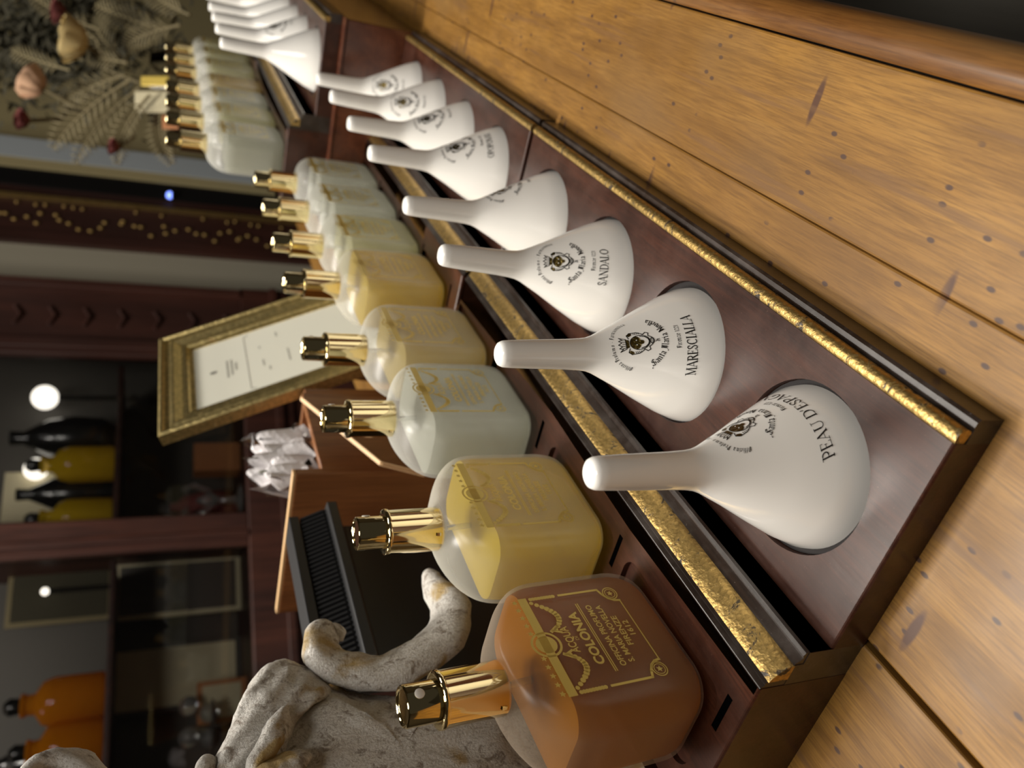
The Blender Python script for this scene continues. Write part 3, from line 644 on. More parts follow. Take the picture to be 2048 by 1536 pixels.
bottle(BX, B1[1], ZP, 'frost', 'liquid_yellow', 'mid', 'frosted bottle of lemon yellow cologne between the amber bottle and a milky white one', 40, crimp=(-62,))
bottle(BX, B1[2], ZP, 'frost', 'liquid_clear', 'full', 'frosted bottle of milky colourless cologne with gold label, beside the lemon yellow bottle', 40, crimp=(-100, 60))
bottle(BX, B1[3], ZP, 'frost', 'liquid_gold', 'mid', 'frosted bottle of pale golden cologne in front of the gilt picture frame', 40, crimp=(-100, 60))
bottle(BX, B2[0], ZP, 'frost', 'liquid_yellow', 'full', 'frosted bottle of bright yellow cologne just past the gap between the trays', 60)
bottle(BX, B2[1], ZP, 'frost', 'liquid_pale', 'mid', 'frosted bottle of very pale greenish cologne next to the bright yellow bottle', 60)
bottle(BX, B2[2], ZP, 'frost', 'liquid_clear', 'mid', 'frosted colourless bottle with a darker label, second from the brown riser', 60)
bottle(BX, B2[3], ZP, 'frost', 'liquid_clear', 'mid', 'frosted colourless bottle with gold spray top standing right against the brown riser', 60)
for i, y in enumerate(B3):
    bottle(BX, y, RZ + ZP, 'frost', ('liquid_clear', 'liquid_pale', 'liquid_clear', 'liquid_gold')[i], 'mid',
           ('frosted colourless bottle at the front edge of the raised tray', 'frosted pale bottle second in the raised row', 'frosted colourless bottle beside the golden one in the raised row', 'frosted golden cologne bottle in the raised row')[i], 60)
for i, y in enumerate(B4[:3]):
    bottle(BX, y, RZ + ZP, 'frost', 'liquid_pale', 'mid', 'frosted olive-tinted bottle at the back of the raised row', 60, group='bottles at the back of the raised row')

# ------------------------------------------------------------------ gilt picture frame leaning back behind the bottles
th = math.radians(24.1); FY0, FW, FH = 1.80, .668, 1.0
fr = empty('picture_frame', (-.893, FY0, .002), 'gilt wooden picture frame holding a cream printed notice, leaning back behind the bottles', 'picture frame', rot=(0, -th, 0))
# local: x forward (towards +X), y along the row, z up the frame
fw = .118
mould = [(0, 0), (0, .040), (.008, .046), (.016, .046), (.022, .038), (.034, .034), (.044, .040), (.056, .041), (.066, .034), (.080, .026), (.090, .030), (.100, .029), (.106, .018), (.118, .014), (.118, 0)]   # (inward, forward)
def rail(corner_a, corner_b, inward):
    A, Bv = Vector(corner_a), Vector(corner_b); d = (Bv - A).normalized(); iv = Vector(inward); rings = []
    for P, sg in ((A, 1), (Bv, -1)): rings.append([(f_, *((P + iv * i_ + d * sg * i_))) for i_, f_ in mould])
    return MB().loft([[(q[0], q[1], q[2]) for q in r] for r in rings])
cs = [(0, 0), (FW, 0), (FW, FH), (0, FH)]
for k, (nm, iv) in enumerate((('bottom_rail', (0, 1)), ('side_rail', (-1, 0)), ('top_rail', (0, -1)), ('side_rail', (1, 0)))):
    rail(cs[k], cs[(k + 1) % 4], iv).build(nm, 'frame_gilding', fr, smooth=30)
MB().box(.0, .010, fw - .006, FW - fw + .006, fw - .006, FH - fw + .006).build('paper_notice', 'paper', fr)
pf = Flat(); cxm = FW / 2
pf.ring(cxm, FH - fw - .07, .008, .014, 14, .7); pf.disc(cxm, FH - fw - .07, .008, 12, .7)
for i, wd in enumerate((.13, .11, .06)):
    n = int(wd / .011)
    for q in range(n): pf.poly([(cxm - wd / 2 + q * .011, FH - fw - .125 - i * .016), (cxm - wd / 2 + q * .011 + .007, FH - fw - .125 - i * .016), (cxm - wd / 2 + q * .011 + .007, FH - fw - .118 - i * .016), (cxm - wd / 2 + q * .011, FH - fw - .118 - i * .016)])
pf.line([(fw + .03, FH - fw - .195), (FW - fw - .03, FH - fw - .195)], .002)
for s_ in (-1, 1): pf.line([(cxm + s_ * (FW / 2 - fw - .03), FH - fw - .195), (cxm + s_ * (FW / 2 - fw - .022), FH - fw - .212)], .003)
for k, (a_, b_, wd) in enumerate(((.27, .255, .05), (.23, .275, .03), (.40, .25, .02), (.25, .35, .09), (.45, .32, .04))):
    n = int(wd / .009)
    for q in range(n): pf.poly([(a_ + q * .009, FH - fw - b_), (a_ + q * .009 + .006, FH - fw - b_), (a_ + q * .009 + .006, FH - fw - b_ + .005), (a_ + q * .009, FH - fw - b_ + .005)])
pm = MB(); pm.v = [(.0108, a, b) for a, b in pf.v]; pm.f = pf.f; pm.build('notice_print', 'print_grey', fr, recalc=False)
MB().box(-.008, 0, .02, FW - .02, .02, FH - .02).build('backing_board', 'box_wood', fr)
MB().prism([(-.008, FH * .62), (-.02, FH * .62), (-.31, .135), (-.30, .128)], FW / 2 - .05, FW / 2 + .05).build('easel_leg', 'box_wood', fr)

# ------------------------------------------------------------------ wooden organiser, tissue bag, blotter rack
og = empty('wooden_organiser', (-1.30, 1.53, 0), 'open reddish wooden organiser box with thin pale-edged side panels', 'box')
def opart(nm, mat, x0, x1, y0, y1, z0, z1, bev=.003): return MB().box(x0 + 1.30, x1 + 1.30, y0 - 1.53, y1 - 1.53, z0, z1).build(nm, mat, og, bevel=bev)
opart('near_panel', 'box_wood', -1.60, -1.05, 1.30, 1.325, 0, .575)
opart('near_panel_edge', 'edge_tan', -1.60, -1.05, 1.301, 1.324, .575, .583, .001)
opart('far_panel', 'box_wood', -1.60, -1.05, 1.74, 1.765, 0, .49)
opart('outer_panel', 'box_wood', -1.60, -1.575, 1.325, 1.74, 0, .49)
opart('inner_panel', 'box_wood', -1.075, -1.05, 1.325, 1.74, 0, .50)
opart('shelf_panel', 'box_wood', -1.575, -1.075, 1.325, 1.74, .435, .450)
X_ = -.945
def sp(px): q = on(px, 0, X_); return (q[1] - 1.53, q[2])
pA, pB, pC = sp((606, 795)), sp((766, 925)), sp((850, 946))
poly = [(pC[0], .0), pC, pB, pA, (pA[0], 0)]
def slab(pts, x0, x1): n = len(pts); return MB().loft([[(x0 + 1.30, y, z) for y, z in pts], [(x1 + 1.30, y, z) for y, z in pts]])
slab(poly, X_ - .012, X_).build('sloped_side_panel', 'box_wood', og)
for a_, b_ in ((pA, pB), (pB, pC)):
    slab([a_, b_, (b_[0] + .004, b_[1] + .007), (a_[0] + .004, a_[1] + .007)], X_ - .013, X_ + .001).build('panel_edge', 'edge_tan', og)
opart('floor_board', 'box_wood', -1.05, X_ - .014, 1.33, 1.60, 0, .03)

tg = empty('tissue_bag', (-1.17, 1.50, .452), 'crumpled white paper tissues in a clear bag on the wooden organiser', 'paper bag')
def crumple(seed, size, c):
    rnd = random.Random(seed); mb = MB(); nu, nv = 11, 9; vs = []
    for i in range(nu):
        for j in range(nv):
            u_, v_ = i / (nu - 1) - .5, j / (nv - 1) - .5
            fold = .028 * math.sin(u_ * 17 + seed) + .018 * math.sin(v_ * 13 + u_ * 9 + seed * 2)
            vs.append((c[0] + v_ * size[0] + fold * .6, c[1] + u_ * size[1] + rnd.uniform(-.006, .006), c[2] + (.5 - abs(v_)) * size[2] + fold + rnd.uniform(-.006, .006)))
    mb.add(vs, [(i * nv + j, (i + 1) * nv + j, (i + 1) * nv + j + 1, i * nv + j + 1) for i in range(nu - 1) for j in range(nv - 1)])
    lo = min(q[2] for q in mb.v); mb.v = [(x, y, z - min(0, lo)) for x, y, z in mb.v]
    return mb
for k, (sd, sz, c) in enumerate(((1, (.10, .25, .30), (.025, .0, .012)), (4, (.09, .22, .36), (-.03, .02, .010)), (9, (.05, .20, .26), (.035, -.02, .002)))):
    o = crumple(sd, sz, c).build('tissue', 'tissue', tg, recalc=False); s_ = o.modifiers.new('solid', 'SOLIDIFY'); s_.thickness = .0006; s2 = o.modifiers.new('sub', 'SUBSURF'); s2.levels = s2.render_levels = 1
crumple(14, (.12, .26, .34), (.01, 0, .0)).build('clear_bag', 'cellophane', tg, recalc=False)

bk = empty('blotter_rack', (-1.06, .90, 0), 'black plastic ribbed rack for test strips standing beside the wooden organiser', 'rack')
# local x forward; the ribbed face slopes; y along the row
def bp(nm, prof, y0=-.28, y1=.245, mat='black_plastic'): return MB().prism(prof, y0, y1).build(nm, mat, bk, bevel=.003)
bp('stand', [(-.10, 0), (-.055, 0), (-.055, .46), (-.010, .50), (-.050, .585), (-.10, .585)])
bp('top_rail', [(-.10, .586), (-.012, .586), (-.012, .612), (-.10, .612)])
bp('bottom_rail', [(-.009, .490), (.034, .490), (.034, .516), (-.009, .522)])
for i in range(34):
    y = -.272 + i * .0152
    MB().prism([(-.048, .580), (-.010, .502), (.012, .520), (.014, .527), (-.014, .584)], y, y + .0066).build('rib', 'black_plastic', bk)
MB().tube([(.08, .19, .012), (.10, .10, .010), (.06, -.1, .010), (.09, -.34, .010)], .010, 10).build('cable', 'black_plastic', bk, smooth=60)

# ------------------------------------------------------------------ carved scroll ornament
orn = empty('carved_ornament', (-.99, .34, 0), 'distressed white and gold carved scrollwork stand behind the amber bottle', 'ornament')
OL = np.array([-.99, .34, 0])
def opx(px, X): return Vector(on(px, 0, X) - OL)
def disp(o, st, sz):
    s_ = o.modifiers.new('sub', 'SUBSURF'); s_.levels = s_.render_levels = 2
def smooth_path(pts, rad, n=6):
    P = [Vector(p) for p in pts]; out = []; ro = []
    for i in range(len(P) - 1):
        p0, p1, p2, p3 = P[max(i - 1, 0)], P[i], P[i + 1], P[min(i + 2, len(P) - 1)]
        for k in range(n):
            t = k / n; out.append(.5 * ((2 * p1) + (p2 - p0) * t + (2 * p0 - 5 * p1 + 4 * p2 - p3) * t * t + (3 * p1 - p0 - 3 * p2 + p3) * t ** 3)); ro.append(rad[i] + (rad[i + 1] - rad[i]) * t)
    return out + [P[-1]], ro + [rad[-1]]
def carve(mb, amp, freq, seed):
    out = []
    for x, y, z in mb.v:
        q = Vector((x, y, z)) * freq + Vector((seed, 0, 0)); d = noise.noise_vector(q) * amp + noise.noise_vector(q * 3.1) * amp * .4
        out.append((x + d.x, y + d.y, z + d.z))
    mb.v = out; return mb
def ribbon(path, wid, thk, side, n=20, dish=.5):
    """carved strap swept along path: wide across 'side', dished on its inner face"""
    rings = []; P = [Vector(p) for p in path]; S = Vector(side).normalized()
    for i, p in enumerate(P):
        d = (P[min(i + 1, len(P) - 1)] - P[max(i - 1, 0)]).normalized(); s_ = (S - d * S.dot(d)).normalized(); nn = d.cross(s_)
        ring = []
        for k in range(n):
            a = 2 * math.pi * k / n; c, sn = math.cos(a), math.sin(a)
            h = sn * thk[i]
            if sn > 0: h *= (1 - dish * (1 - c * c) ** 1.0) if abs(c) < .98 else 1
            ring.append(p + s_ * c * wid[i] + nn * h)
        rings.append(ring)
    return MB().loft(rings)
to_cam = Vector(CAM) - Vector((-.93, .6, .5))
X0 = -.915
pts = [((690, 1268), X0), ((664, 1262), X0), ((641, 1277), X0), ((640, 1312), X0 - .0), ((665, 1338), X0), ((715, 1352), X0), ((780, 1352), X0 + .005), ((845, 1322), X0 + .01), ((893, 1278), X0 + .01), ((905, 1225), X0 + .005), ((876, 1178), X0 - .005), ((858, 1150), X0 - .01)]
pp, rr_ = smooth_path([opx(p, x) for p, x in pts], [.012, .026, .038, .043, .042, .041, .043, .047, .050, .049, .034, .014])
carve(ribbon(pp, [r * 1.5 for r in rr_], [r for r in rr_], to_cam, 28, .45), .005, 26, 3).build('scroll', 'plaster', orn, smooth=180)
def pillow(outline, X, bulge, nm, ridges=(0, 0, 0), amp=.006, seed=1, lean=0.0, n=72, m_=14):
    """solid carved relief: outline traced at its own distance X, swelling both ways"""
    cp, _ = smooth_path([(x, y, 0) for x, y in outline + [outline[0]]], [0] * (len(outline) + 1), 8)
    P = [(q.x, q.y) for q in cp[:-1]]; cx = sum(q[0] for q in P) / len(P); cy = sum(q[1] for q in P) / len(P)
    fwd = to_cam.normalized(); rings = []
    for j in range(-m_, m_ + 1):
        ph = math.pi / 2 * j / m_ * .985; k = math.cos(ph) ** .6; h = math.sin(ph); ring = []
        for x, y in P:
            qx, qy = cx + (x - cx) * k, cy + (y - cy) * k
            a_ = (qx - cx) * ridges[0] + (qy - cy) * ridges[1]
            ring.append(opx((qx, qy), X + lean * (qx - cx)) + fwd * (h * bulge + (ridges[2] * math.cos(a_) * math.cos(ph * .9) if h > 0 else 0)))
        rings.append(ring)
    return carve(MB().loft(rings), amp, 24, seed).build(nm, 'plaster', orn, smooth=180)
# column from the counter up to the scrolls
trunk = []
for z, cx, cy, a, b in ((0.012, .0, -.02, .13, .20), (.06, .0, -.02, .13, .20), (.10, .0, -.02, .10, .16), (.18, 0, .0, .09, .15), (.28, .0, .0, .09, .15), (.40, .0, -.04, .08, .12), (.54, -.0, -.08, .07, .10), (.64, -.0, -.10, .07, .10), (.78, -.01, -.15, .06, .08), (.92, -.01, -.18, .05, .07), (1.06, -.01, -.20, .04, .06), (1.16, -.01, -.21, .02, .03)):
    trunk.append([(cx - .03 + a * math.cos(2 * math.pi * k / 40), cy + b * math.sin(2 * math.pi * k / 40) * (1 + .05 * math.cos(10 * math.pi * k / 40)), z) for k in range(40)])
o = carve(MB().loft(trunk), .010, 14, 5).build('trunk', 'plaster', orn, smooth=180)
sb = o.modifiers.new('sub', 'SUBSURF'); sb.levels = sb.render_levels = 2
pillow([(520, 1640), (545, 1500), (590, 1420), (650, 1372), (705, 1388), (770, 1396), (860, 1390), (950, 1345), (1050, 1390), (1090, 1500), (1100, 1640), (800, 1700)], -.93, .10, 'carved_body', (.05, .022, .004), .008, 41)
pillow([(405, 1600), (432, 1520), (460, 1450), (497, 1372), (530, 1332), (566, 1320), (610, 1332), (645, 1358), (664, 1386), (632, 1412), (598, 1440), (580, 1480), (565, 1540), (545, 1610)], -.90, .055, 'acanthus_leaf', (.13, .10, .006), .005, 11)
pillow([(520, 1470), (545, 1430), (572, 1408), (582, 1425), (580, 1462), (562, 1500), (530, 1530), (500, 1560), (495, 1520)], -.865, .035, 'leaf_lobe', (0, 0, 0), .004, 8)
pillow([(490, 1560), (530, 1520), (580, 1500), (625, 1508), (610, 1540), (560, 1580), (510, 1610)], -.855, .035, 'leaf_lobe', (.1, .1, .004), .005, 19)
pillow([(388, 1545), (396, 1520), (415, 1510), (432, 1520), (436, 1550), (415, 1580)], -.885, .025, 'leaf_knob', (0, 0, 0), .003, 21)
pts = [((240, 1600), .02), ((190, 1545), .024), ((150, 1520), .026), ((110, 1517), .026), ((70, 1540), .026), ((45, 1590), .024), ((60, 1650), .02)]
pp, rr_ = smooth_path([opx(p, -.90) for p, r in pts], [r for p, r in pts])
carve(ribbon(pp, [r * 1.3 for r in rr_], [r * .8 for r in rr_], to_cam, 24, .3), .004, 30, 30).build('upper_scroll', 'plaster', orn, smooth=180)

# ------------------------------------------------------------------ far wall: glazed cabinet, mirror strip, gilded pilaster, beige panel
def SZ(px, d=0.0): return wall_at(px, d)
s_of = lambda y, x=250, d=0.0: wall_at((x, y), d)[0]
z_of = lambda x, y=900, d=0.0: wall_at((x, y), d)[1]
ZT, ZBOT = 3.6, FLOOR
cb = empty('glazed_cabinet', W3(s_of(900), -.6, FLOOR), 'dark red wooden glazed cabinet against the far wall', 'cabinet')
cbl = Vector(W3(s_of(900), -.6, FLOOR))
def cpart(nm, mat, s0, s1, d0, d1, z0, z1, par=None, bev=.01):
    mb = WB().wbox(s0, s1, d0, d1, z0, z1); mb.v = [tuple(Vector(q) - cbl) for q in mb.v]; return mb.build(nm, mat, par or cb, bevel=bev)
zb = z_of(490, 900)                                  # lower frame of the panes
zsh = z_of(232, 880, -.25)                           # shelf level
sP = [s_of(1830), s_of(1108), s_of(1040), s_of(717), s_of(572)]   # left end ... right post edges
cpart('lower_body', 'cabinet_wood', sP[0], sP[4], -1.2, .05, FLOOR, z_of(590, 900))
cpart('base_rail', 'cabinet_wood', sP[0], sP[4], -.06, .09, z_of(590, 900), zb)
cpart('base_bead', 'cabinet_wood', sP[0], sP[4], .09, .13, z_of(572, 900, .1), z_of(556, 900, .1))
cpart('mid_post', 'cabinet_wood', sP[1], sP[2], -.06, .06, zb, ZT)
cpart('post_bead', 'cabinet_wood', s_of(1092), s_of(1078), .06, .10, zb, ZT)
cpart('side_post', 'cabinet_wood', sP[3], sP[4], -.06, .06, zb, ZT)
cpart('post_bead', 'cabinet_wood', s_of(708), s_of(690), .06, .11, zb, ZT)
cpart('post_bead', 'cabinet_wood', s_of(592), s_of(577), .06, .11, zb, ZT)
for k in range(7):
    x = 40 + k * 70; q = z_of(x, 640, .06); mb = MB().tube([W3(s_of(628), .06, q + .05), W3(s_of(645), .075, q), W3(s_of(662), .06, q + .05)], .022, 8); mb.v = [tuple(Vector(a) - cbl) for a in mb.v]; mb.build('carved_motif', 'cabinet_wood', cb, smooth=60)
cpart('left_post', 'cabinet_wood', sP[0] - .2, sP[0], -.06, .06, zb, ZT)
cpart('top_rail', 'cabinet_wood', sP[0], sP[4], -.06, .08, ZT, ZT + .35)
cpart('back_board', 'shelf_grey', sP[0], sP[4], -1.2, -1.17, zb, ZT)
cpart('side_board', 'cabinet_wood', sP[4] - .03, sP[4], -1.2, -.06, zb, ZT); cpart('side_board', 'cabinet_wood', sP[0] - .2, sP[0] - .17, -1.2, -.06, zb, ZT)
cpart('divider_board', 'cabinet_wood', (sP[1] + sP[2]) / 2 - .02, (sP[1] + sP[2]) / 2 + .02, -1.17, -.06, zb, ZT)
for a_, b_ in ((sP[2], sP[3]), (sP[0], sP[1])):
    cpart('shelf', 'cabinet_wood', a_, b_, -1.17, -.14, zsh - .05, zsh)
    cpart('glass_pane', 'window_glass', a_, b_, -.02, -.012, zb, ZT, bev=0)
ZF = zb                                             # cabinet floor level
cpart('cabinet_floor', 'cabinet_wood', sP[0], sP[4], -1.17, -.06, zb - .06, zb)

def onshelf(px_y, d, low=False):
    s_ = s_of(px_y, 430 if low else 200, d); return W3(s_, d, ZF if low else zsh)
def jar(px_y, d, r, h, mat, label, low=False, cap='cork', shape=0, group=None):
    t = empty('apothecary_jar', onshelf(px_y, d, low), label, 'jar', group)
    if shape == 0: p = [(r * .88, 0), (r, .03), (r, h * .62), (r * .85, h * .75), (r * .42, h * .84), (r * .40, h * .93), (r * .47, h * .95), (r * .47, h), (r * .3, h)]
    elif shape == 1: p = [(r * .5, 0), (r * .9, h * .15), (r, h * .42), (r * .85, h * .65), (r * .5, h * .8), (r * .3, h * .88), (r * .34, h)]
    else: p = [(r * .95, 0), (r, .02), (r, h * .9), (r * .9, h)]
    MB().lathe(p, 32).build('body', mat, t, smooth=50)
    if cap: MB().lathe([(r * .28, h * .96), (r * .32, h + .02), (r * .36, h + .08), (r * .2, h + .12), (0, h + .125)], 20).build('stopper', cap, t, smooth=50)
    return t
jar(928, -.32, .17, .62, 'yellow_glass', 'yellow glass jar on the upper shelf beside a round white lamp glow', cap='jar_black', shape=0)
jar(1032, -.40, .17, .60, 'yellow_glass', 'yellow glass jar at the wooden mid post of the cabinet', cap='jar_black')
jar(875, -.75, .22, .95, 'jar_black', 'black round-shouldered jar behind the yellow glass jars', cap=None, shape=1)
jar(984, -.72, .17, .85, 'jar_black', 'black jar between two yellow glass jars in the cabinet', cap=None, shape=1)
jar(1392, -.36, .20, .62, 'amber_glass', 'orange amber glass jar with glowing rim on the cabinet shelf', cap='jar_black')
jar(1482, -.30, .19, .55, 'amber_glass', 'orange amber glass jar partly hidden by the carved ornament', cap='jar_black')
jar(1500, -.85, .18, .9, 'jar_black', 'black jar behind the amber jars', cap=None, shape=1)
for i, (y, x, r) in enumerate(((1425, 285, .085), (1440, 320, .085), (1490, 282, .085), (1493, 318, .085))):
    q = W3(s_of(y, x, -.45), -.45, 0); t = empty('glass_float', (q[0], q[1], ZF + .0 + (.17 * 2 if x < 300 else .17 * 1) + .16), 'clear glass ball in a stacked cluster inside the cabinet', 'glass ball', 'clear glass balls in the cabinet')
    MB().lathe([(r * math.cos(a), r * math.sin(a)) for a in np.linspace(-math.pi / 2, math.pi / 2, 17)], 24).build('ball', 'clear_glass', t, smooth=180)
t = empty('glass_rack', onshelf(1460, -.45, True), 'pale stand under the clear glass balls', 'stand')
MB().box(-.2, .2, -.2, .2, 0, .02).build('foot', 'silver_wire', t); MB().box(-.02, .02, -.02, .02, .02, .3).build('post', 'silver_wire', t)
MB().box(-.22, .22, -.16, .16, .3, .32).build('plate', 'shelf_grey', t)
def card(px0, px1, d, mat, nm, label, cat, low, thick=.02, detail=None):
    s0, s1 = sorted((s_of(px0[1], px0[0], d), s_of(px1[1], px1[0], d))); z0 = ZF if low else zsh; z1 = wall_at((px0[0], px0[1]), d)[1]
    t = empty(nm, W3((s0 + s1) / 2, d, z0), label, cat); o = Vector(W3((s0 + s1) / 2, d, z0))
    mb = WB().wbox(s0, s1, d - thick, d, z0, z1); mb.v = [tuple(Vector(q) - o) for q in mb.v]; mb.build('panel', mat, t, bevel=.004)
    mb = WB().wbox(s0 + .04, s1 - .04, d, d + .008, z0 + .05, z1 - .04); mb.v = [tuple(Vector(q) - o) for q in mb.v]; mb.build('inset', detail or mat, t)
    return t
card((10, 945), (200, 1036), -1.05, 'cream_card', 'notice_card', 'cream card standing on the shelf behind the yellow jars', 'card', False)
card((388, 886), (440, 940), -.5, 'cork', 'small_box', 'small orange-brown box standing in the bottom of the cabinet', 'box', True, .2)
card((232, 1128), (385, 1228), -.8, 'cream_card', 'ornate_plate', 'ornate pale plaque leaning inside the cabinet under the shelf', 'plaque', True, .04, 'shelf_grey')
card((215, 1300), (350, 1420), -1.0, 'shelf_grey', 'framed_print', 'grey framed print at the back of the cabinet behind the glass balls', 'print', True, .03, 'cream_card')
card((395, 1365), (470, 1440), -.55, 'cork', 'small_box', 'brown and cream box next to the glass balls in the cabinet', 'box', True, .15, 'cream_card')
card((20, 1130), (190, 1240), -.95, 'dry_leaf', 'framed_print', 'dark olive framed print on the upper cabinet shelf', 'print', False, .03, 'moss')
t = empty('glass_figurine', onshelf(1000, -.5, True), 'clear glass figurine with curled arms at the bottom of the cabinet', 'figurine')
MB().lathe([(.16, 0), (.15, .02), (.04, .05), (.03, .2), (.07, .28), (.05, .36), (.02, .42), (0, .43)], 20).build('body', 'clear_glass', t, smooth=60)
for s_ in (-1, 1): MB().tube([(0, 0, .25), (s_ * .12, 0, .32), (s_ * .2, 0, .45), (s_ * .15, 0, .55), (s_ * .08, 0, .5)], [.03, .03, .025, .02, .015], 10).build('arm', 'clear_glass', t, smooth=60)
t = empty('perfume_flacon', onshelf(1012, -.93, True), 'dull pink rounded flacon at the bottom of the cabinet', 'flacon')
MB().lathe([(.12, 0), (.16, .1), (.17, .3), (.12, .52), (.05, .6), (.05, .66)], 24).build('body', 'petal_red', t, smooth=60)
MB().lathe([(.04, .66), (.06, .68), (.06, .76), (.02, .79)], 16).build('stopper', 'clear_glass', t, smooth=60)
# lamp glows in the cabinet; the large ones are glass reflections built as globes
for (px, d, r, lb_) in (((90, 795), -.9, .125, 'round white glow of a reflected lamp in the cabinet left of the side post'), ((72, 938), -.95, .11, 'round white glow of a reflected lamp half hidden by a yellow jar'), ((90, 1183), -.8, .035, 'tiny bright lamp above the ornate plaque')):
    s_, z_ = wall_at(px, d); q = W3(s_, d, z_); t = empty('lamp_glow_globe', q, lb_, 'lamp')
    MB().lathe([(r * math.cos(a), r * math.sin(a)) for a in np.linspace(-math.pi / 2, math.pi / 2, 13)], 24).build('globe', 'lamp_glow', t, smooth=180)
    dz = z_ - zsh if z_ > zsh else z_ - ZF
    MB().lathe([(r * .5, -dz), (r * .5, -dz + .03), (.02, -dz + .05), (.02, -r * .98)], 16).build('stem', 'jar_black', t, smooth=40)

# strips right of the cabinet: each runs from floor to ceiling
def strip(nm, mat, y0, y1, d0, d1, z0=FLOOR, z1=9.0, x=250):
    return struct(WB().wbox(s_of(y0, x), s_of(y1, x), d0, d1, z0, z1).build(nm, mat))
strip('trim_1', 'pane_grey', 572, 498, -.30, -.05)
strip('trim_2', 'cabinet_wood', 498, 478, -.3, .02)
gp = strip('trim_3', 'cabinet_wood', 478, 392, -.3, .0)
gb = WB().wbox(s_of(417), s_of(411), .0, .04, zb - 1, 4.5).build('gilt_bead', 'gilding', gp)
zz = z_of(560, 420)
for k in range(46):
    z_ = zz + k * .085
    if random.random() < .45:
        q = W3(s_of(426) + random.uniform(-.02, .02), .015, z_); MB().lathe([(0, -.02), (.014, -.012), (.02, 0), (.014, .012), (0, .02)], 10).build('gilt_rosette', 'old_gilt', gp, smooth=60, loc=q)
    q = W3(s_of(455) + random.uniform(-.10, .10), .012, z_ + random.uniform(-.04, .04)); MB().lathe([(0, -.03), (.012, -.018), (.02, 0), (.012, .018), (0, .03)], 8).build('gilt_leaf', 'old_gilt', gp, smooth=60, loc=q)
strip('trim_4', 'jar_black', 392, 362, -.3, .03)
strip('trim_5', 'wall_beige', 362, 345, -.3, .05)
strip('trim_6', 'trim_bluegrey', 345, 308, -.3, .06)
struct(WB().wbox(s_of(308), s_of(308) + 7.0, -.3, -.1, FLOOR, 9.0).build('wall_panel', 'wall_beige'))
s_, z_ = wall_at((343, 390), .05); t = empty('status_light', W3(s_, .04, z_), 'small blue light on the dark strip of the far wall', 'light')
MB().lathe([(.04, 0), (.04, .03), (.02, .05), (0, .052)], 16).build('bulb', 'blue_led', t, smooth=60); MB().lathe([(.055, -.015), (.055, .0)], 16).build('bezel', 'jar_black', t)

# ------------------------------------------------------------------ dried flowers in a glass vase behind the raised trays
D = 5.4
def bgp(px, depth): return Vector(CAM + ray(px) * depth)
vb = bgp((395, 190), D + .62); VX, VY = vb.x, vb.y
va = empty('glass_vase', (VX, VY, 0), 'round clear glass vase of dried flowers behind the raised row', 'vase')
vh = bgp((300, 150), D + .62).z
MB().lathe([(.24, 0), (.28, .03), (.34, vh * .35), (.36, vh * .62), (.30, vh * .86), (.25, vh), (.24, vh), (.285, vh * .86), (.345, vh * .62), (.325, vh * .35), (.26, .05), (0, .045)], 48).build('glass', 'window_glass', va, smooth=60)
def vbox(nm, mat, p0, p1, dd):
    """a small tag hanging on the vase, facing the counter"""
    c = [bgp(q, D + dd) - Vector((VX, VY, 0)) for q in (p0, (p1[0], p0[1]), p1, (p0[0], p1[1]))]; n_ = (Vector(CAM) - vb).normalized() * .02
    MB().loft([[q - n_ for q in c], [q + n_ for q in c]]).build(nm, mat, va, bevel=.006)
vbox('paper_tag', 'cream_card', (270, 182), (338, 225), -.02); vbox('gold_tag', 'label_gold', (282, 152), (338, 172), -.03); vbox('gold_tag', 'cork', (325, 230), (362, 258), -.03)
def rose(px, depth, r, mat, label, group='dried roses'):
    c = bgp(px, depth); t = empty('dried_rose', c, label, 'flower', group); rnd = random.Random(int(px[0] * 7 + px[1]))
    for L in range(5):
        n = 3 + L
        for k in range(n):
            a0 = 2 * math.pi * k / n + L * .7; R0 = r * (.30 + .17 * L); vs = []; wd = 2 * math.pi / n * .75
            for i in range(8):
                for j in range(8):
                    u_ = i / 7 * 2 - 1; v_ = j / 7; a = a0 + u_ * wd; th_ = .15 + (1.95 - .12 * L) * v_ * (1 - .10 * u_ * u_)
                    q = R0 * (1 + .10 * math.sin(u_ * 3 + k + L) * v_ + .14 * max(0, v_ - .7) * 3.3 * (.4 + .15 * L)) * (1 + rnd.uniform(-.015, .015))
                    vs.append((q * math.sin(th_) * math.cos(a), q * math.sin(th_) * math.sin(a), -q * math.cos(th_) * 1.05 + r * .03 * math.sin(u_ * 5 + L) * v_))
            MB().add(vs, [(i * 8 + j, (i + 1) * 8 + j, (i + 1) * 8 + j + 1, i * 8 + j + 1) for i in range(7) for j in range(7)]).build('petal', mat, t, smooth=180, recalc=False)
    b = (vb + Vector((0, 0, .3)) - c); b = b * .5
    MB().tube([(0, 0, -r * .7), tuple(b * .5 + Vector((0, 0, -.12))), tuple(b)], [.014, .014, .012], 6).build('stem', 'dry_leaf', t, smooth=60)
    t.rotation_euler = (rnd.uniform(-.5, .5), rnd.uniform(.1, .6), 0)
rose((128, 76), D - .1, .140, 'petal_cream', 'large cream dried rose in the vase of dried flowers')
rose((55, 160), D - .2, .105, 'petal_pink', 'small peach-pink dried rose below the cream rose')
rose((108, 22), D + .2, .075, 'petal_red', 'dark red dried bloom next to the cream rose')
rose((38, 238), D - .15, .06, 'petal_red', 'dark red dried bud hanging at the side of the vase')
rose((222, 292), D - .1, .05, 'petal_red', 'dark red dried bud on a long stem in front of the beige wall panel')
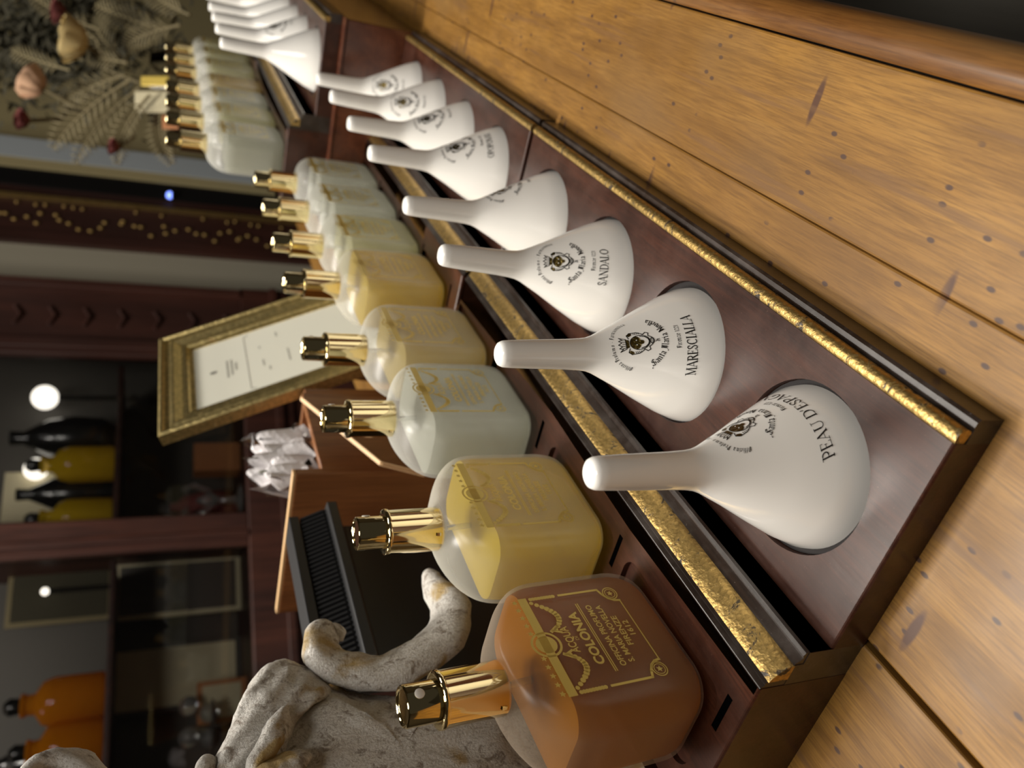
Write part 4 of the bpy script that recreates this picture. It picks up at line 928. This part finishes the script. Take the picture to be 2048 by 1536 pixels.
def fern(p0, p1, depth, n, ln, label, mat='dry_leaf', sag=.1):
    a, b = bgp(p0, depth), bgp(p1, depth + .1); c = (a + b) / 2 + Vector((0, 0, sag)); t = empty('dried_fern', a, label, 'fern', 'dried fern fronds')
    pth = []
    for k in range(n + 1):
        s_ = k / n; pth.append((1 - s_) ** 2 * a + 2 * s_ * (1 - s_) * c + s_ * s_ * b)
    MB().tube([tuple(q - a) for q in pth], [.012 * (1 - .7 * k / n) for k in range(n + 1)], 6).build('stalk', mat, t, smooth=60)
    view = (Vector(CAM) - a).normalized()
    for k in range(2, n):
        d = (pth[k + 1] - pth[k - 1]).normalized(); sd = d.cross(view).normalized(); L = ln * math.sin(math.pi * (.15 + .8 * k / n))
        for sg in (-1, 1):
            q = pth[k] - a; tip = q + (sd * sg * .8 + d * .6).normalized() * L; wv = d * .007
            mid = (q + tip) / 2 + view * .02 + d * .01
            MB().add([q - wv, mid - wv, tip, mid + wv, q + wv], [(0, 1, 3, 4), (1, 2, 3)]).build('leaflet', mat, t, recalc=False)
FL = 'dried feathery fern frond arching out of the vase of dried flowers'
for p0, p1, ln, dd in (((250, 120), (185, 30), .17, .25), ((255, 125), (175, 110), .12, .05), ((250, 150), (120, 215), .13, .0), ((260, 160), (105, 300), .16, -.1), ((280, 175), (150, 330), .13, .0), ((300, 190), (235, 330), .12, -.1), ((330, 200), (345, 330), .14, 0), ((330, 60), (190, 10), .15, .2), ((380, 30), (300, -20), .15, .2), ((360, 50), (250, 95), .13, .1), ((200, 60), (60, -10), .13, .3), ((140, 140), (20, 100), .11, .3)):
    fern(p0, p1, D + dd, 14, ln, FL)
bu = empty('dried_foliage', bgp((90, 90), D + .75), 'dark mass of dried moss and leaves behind the roses', 'foliage')
rnd = random.Random(5); mbf = MB()
for k in range(2600):
    c = bgp((115 + rnd.gauss(0, 95), 62 + rnd.gauss(0, 62)), D + .8 + rnd.gauss(0, .16)) - Vector(bu.location) / U
    a = Vector((rnd.uniform(-1, 1), rnd.uniform(-1, 1), rnd.uniform(-1, 1))).normalized() * rnd.uniform(.03, .08); b = a.orthogonal().normalized() * .018
    mbf.add([c - a, c + b, c + a, c - b], [(0, 1, 2, 3)])
o = mbf.build('leaves', 'moss', bu, recalc=False); o['kind'] = 'stuff'
q = vb + Vector((0, 0, .3)) - Vector(bu.location) / U
MB().tube([(0, 0, 0), tuple(q * .5), tuple(q)], .015, 6).build('stem', 'dry_leaf', bu)
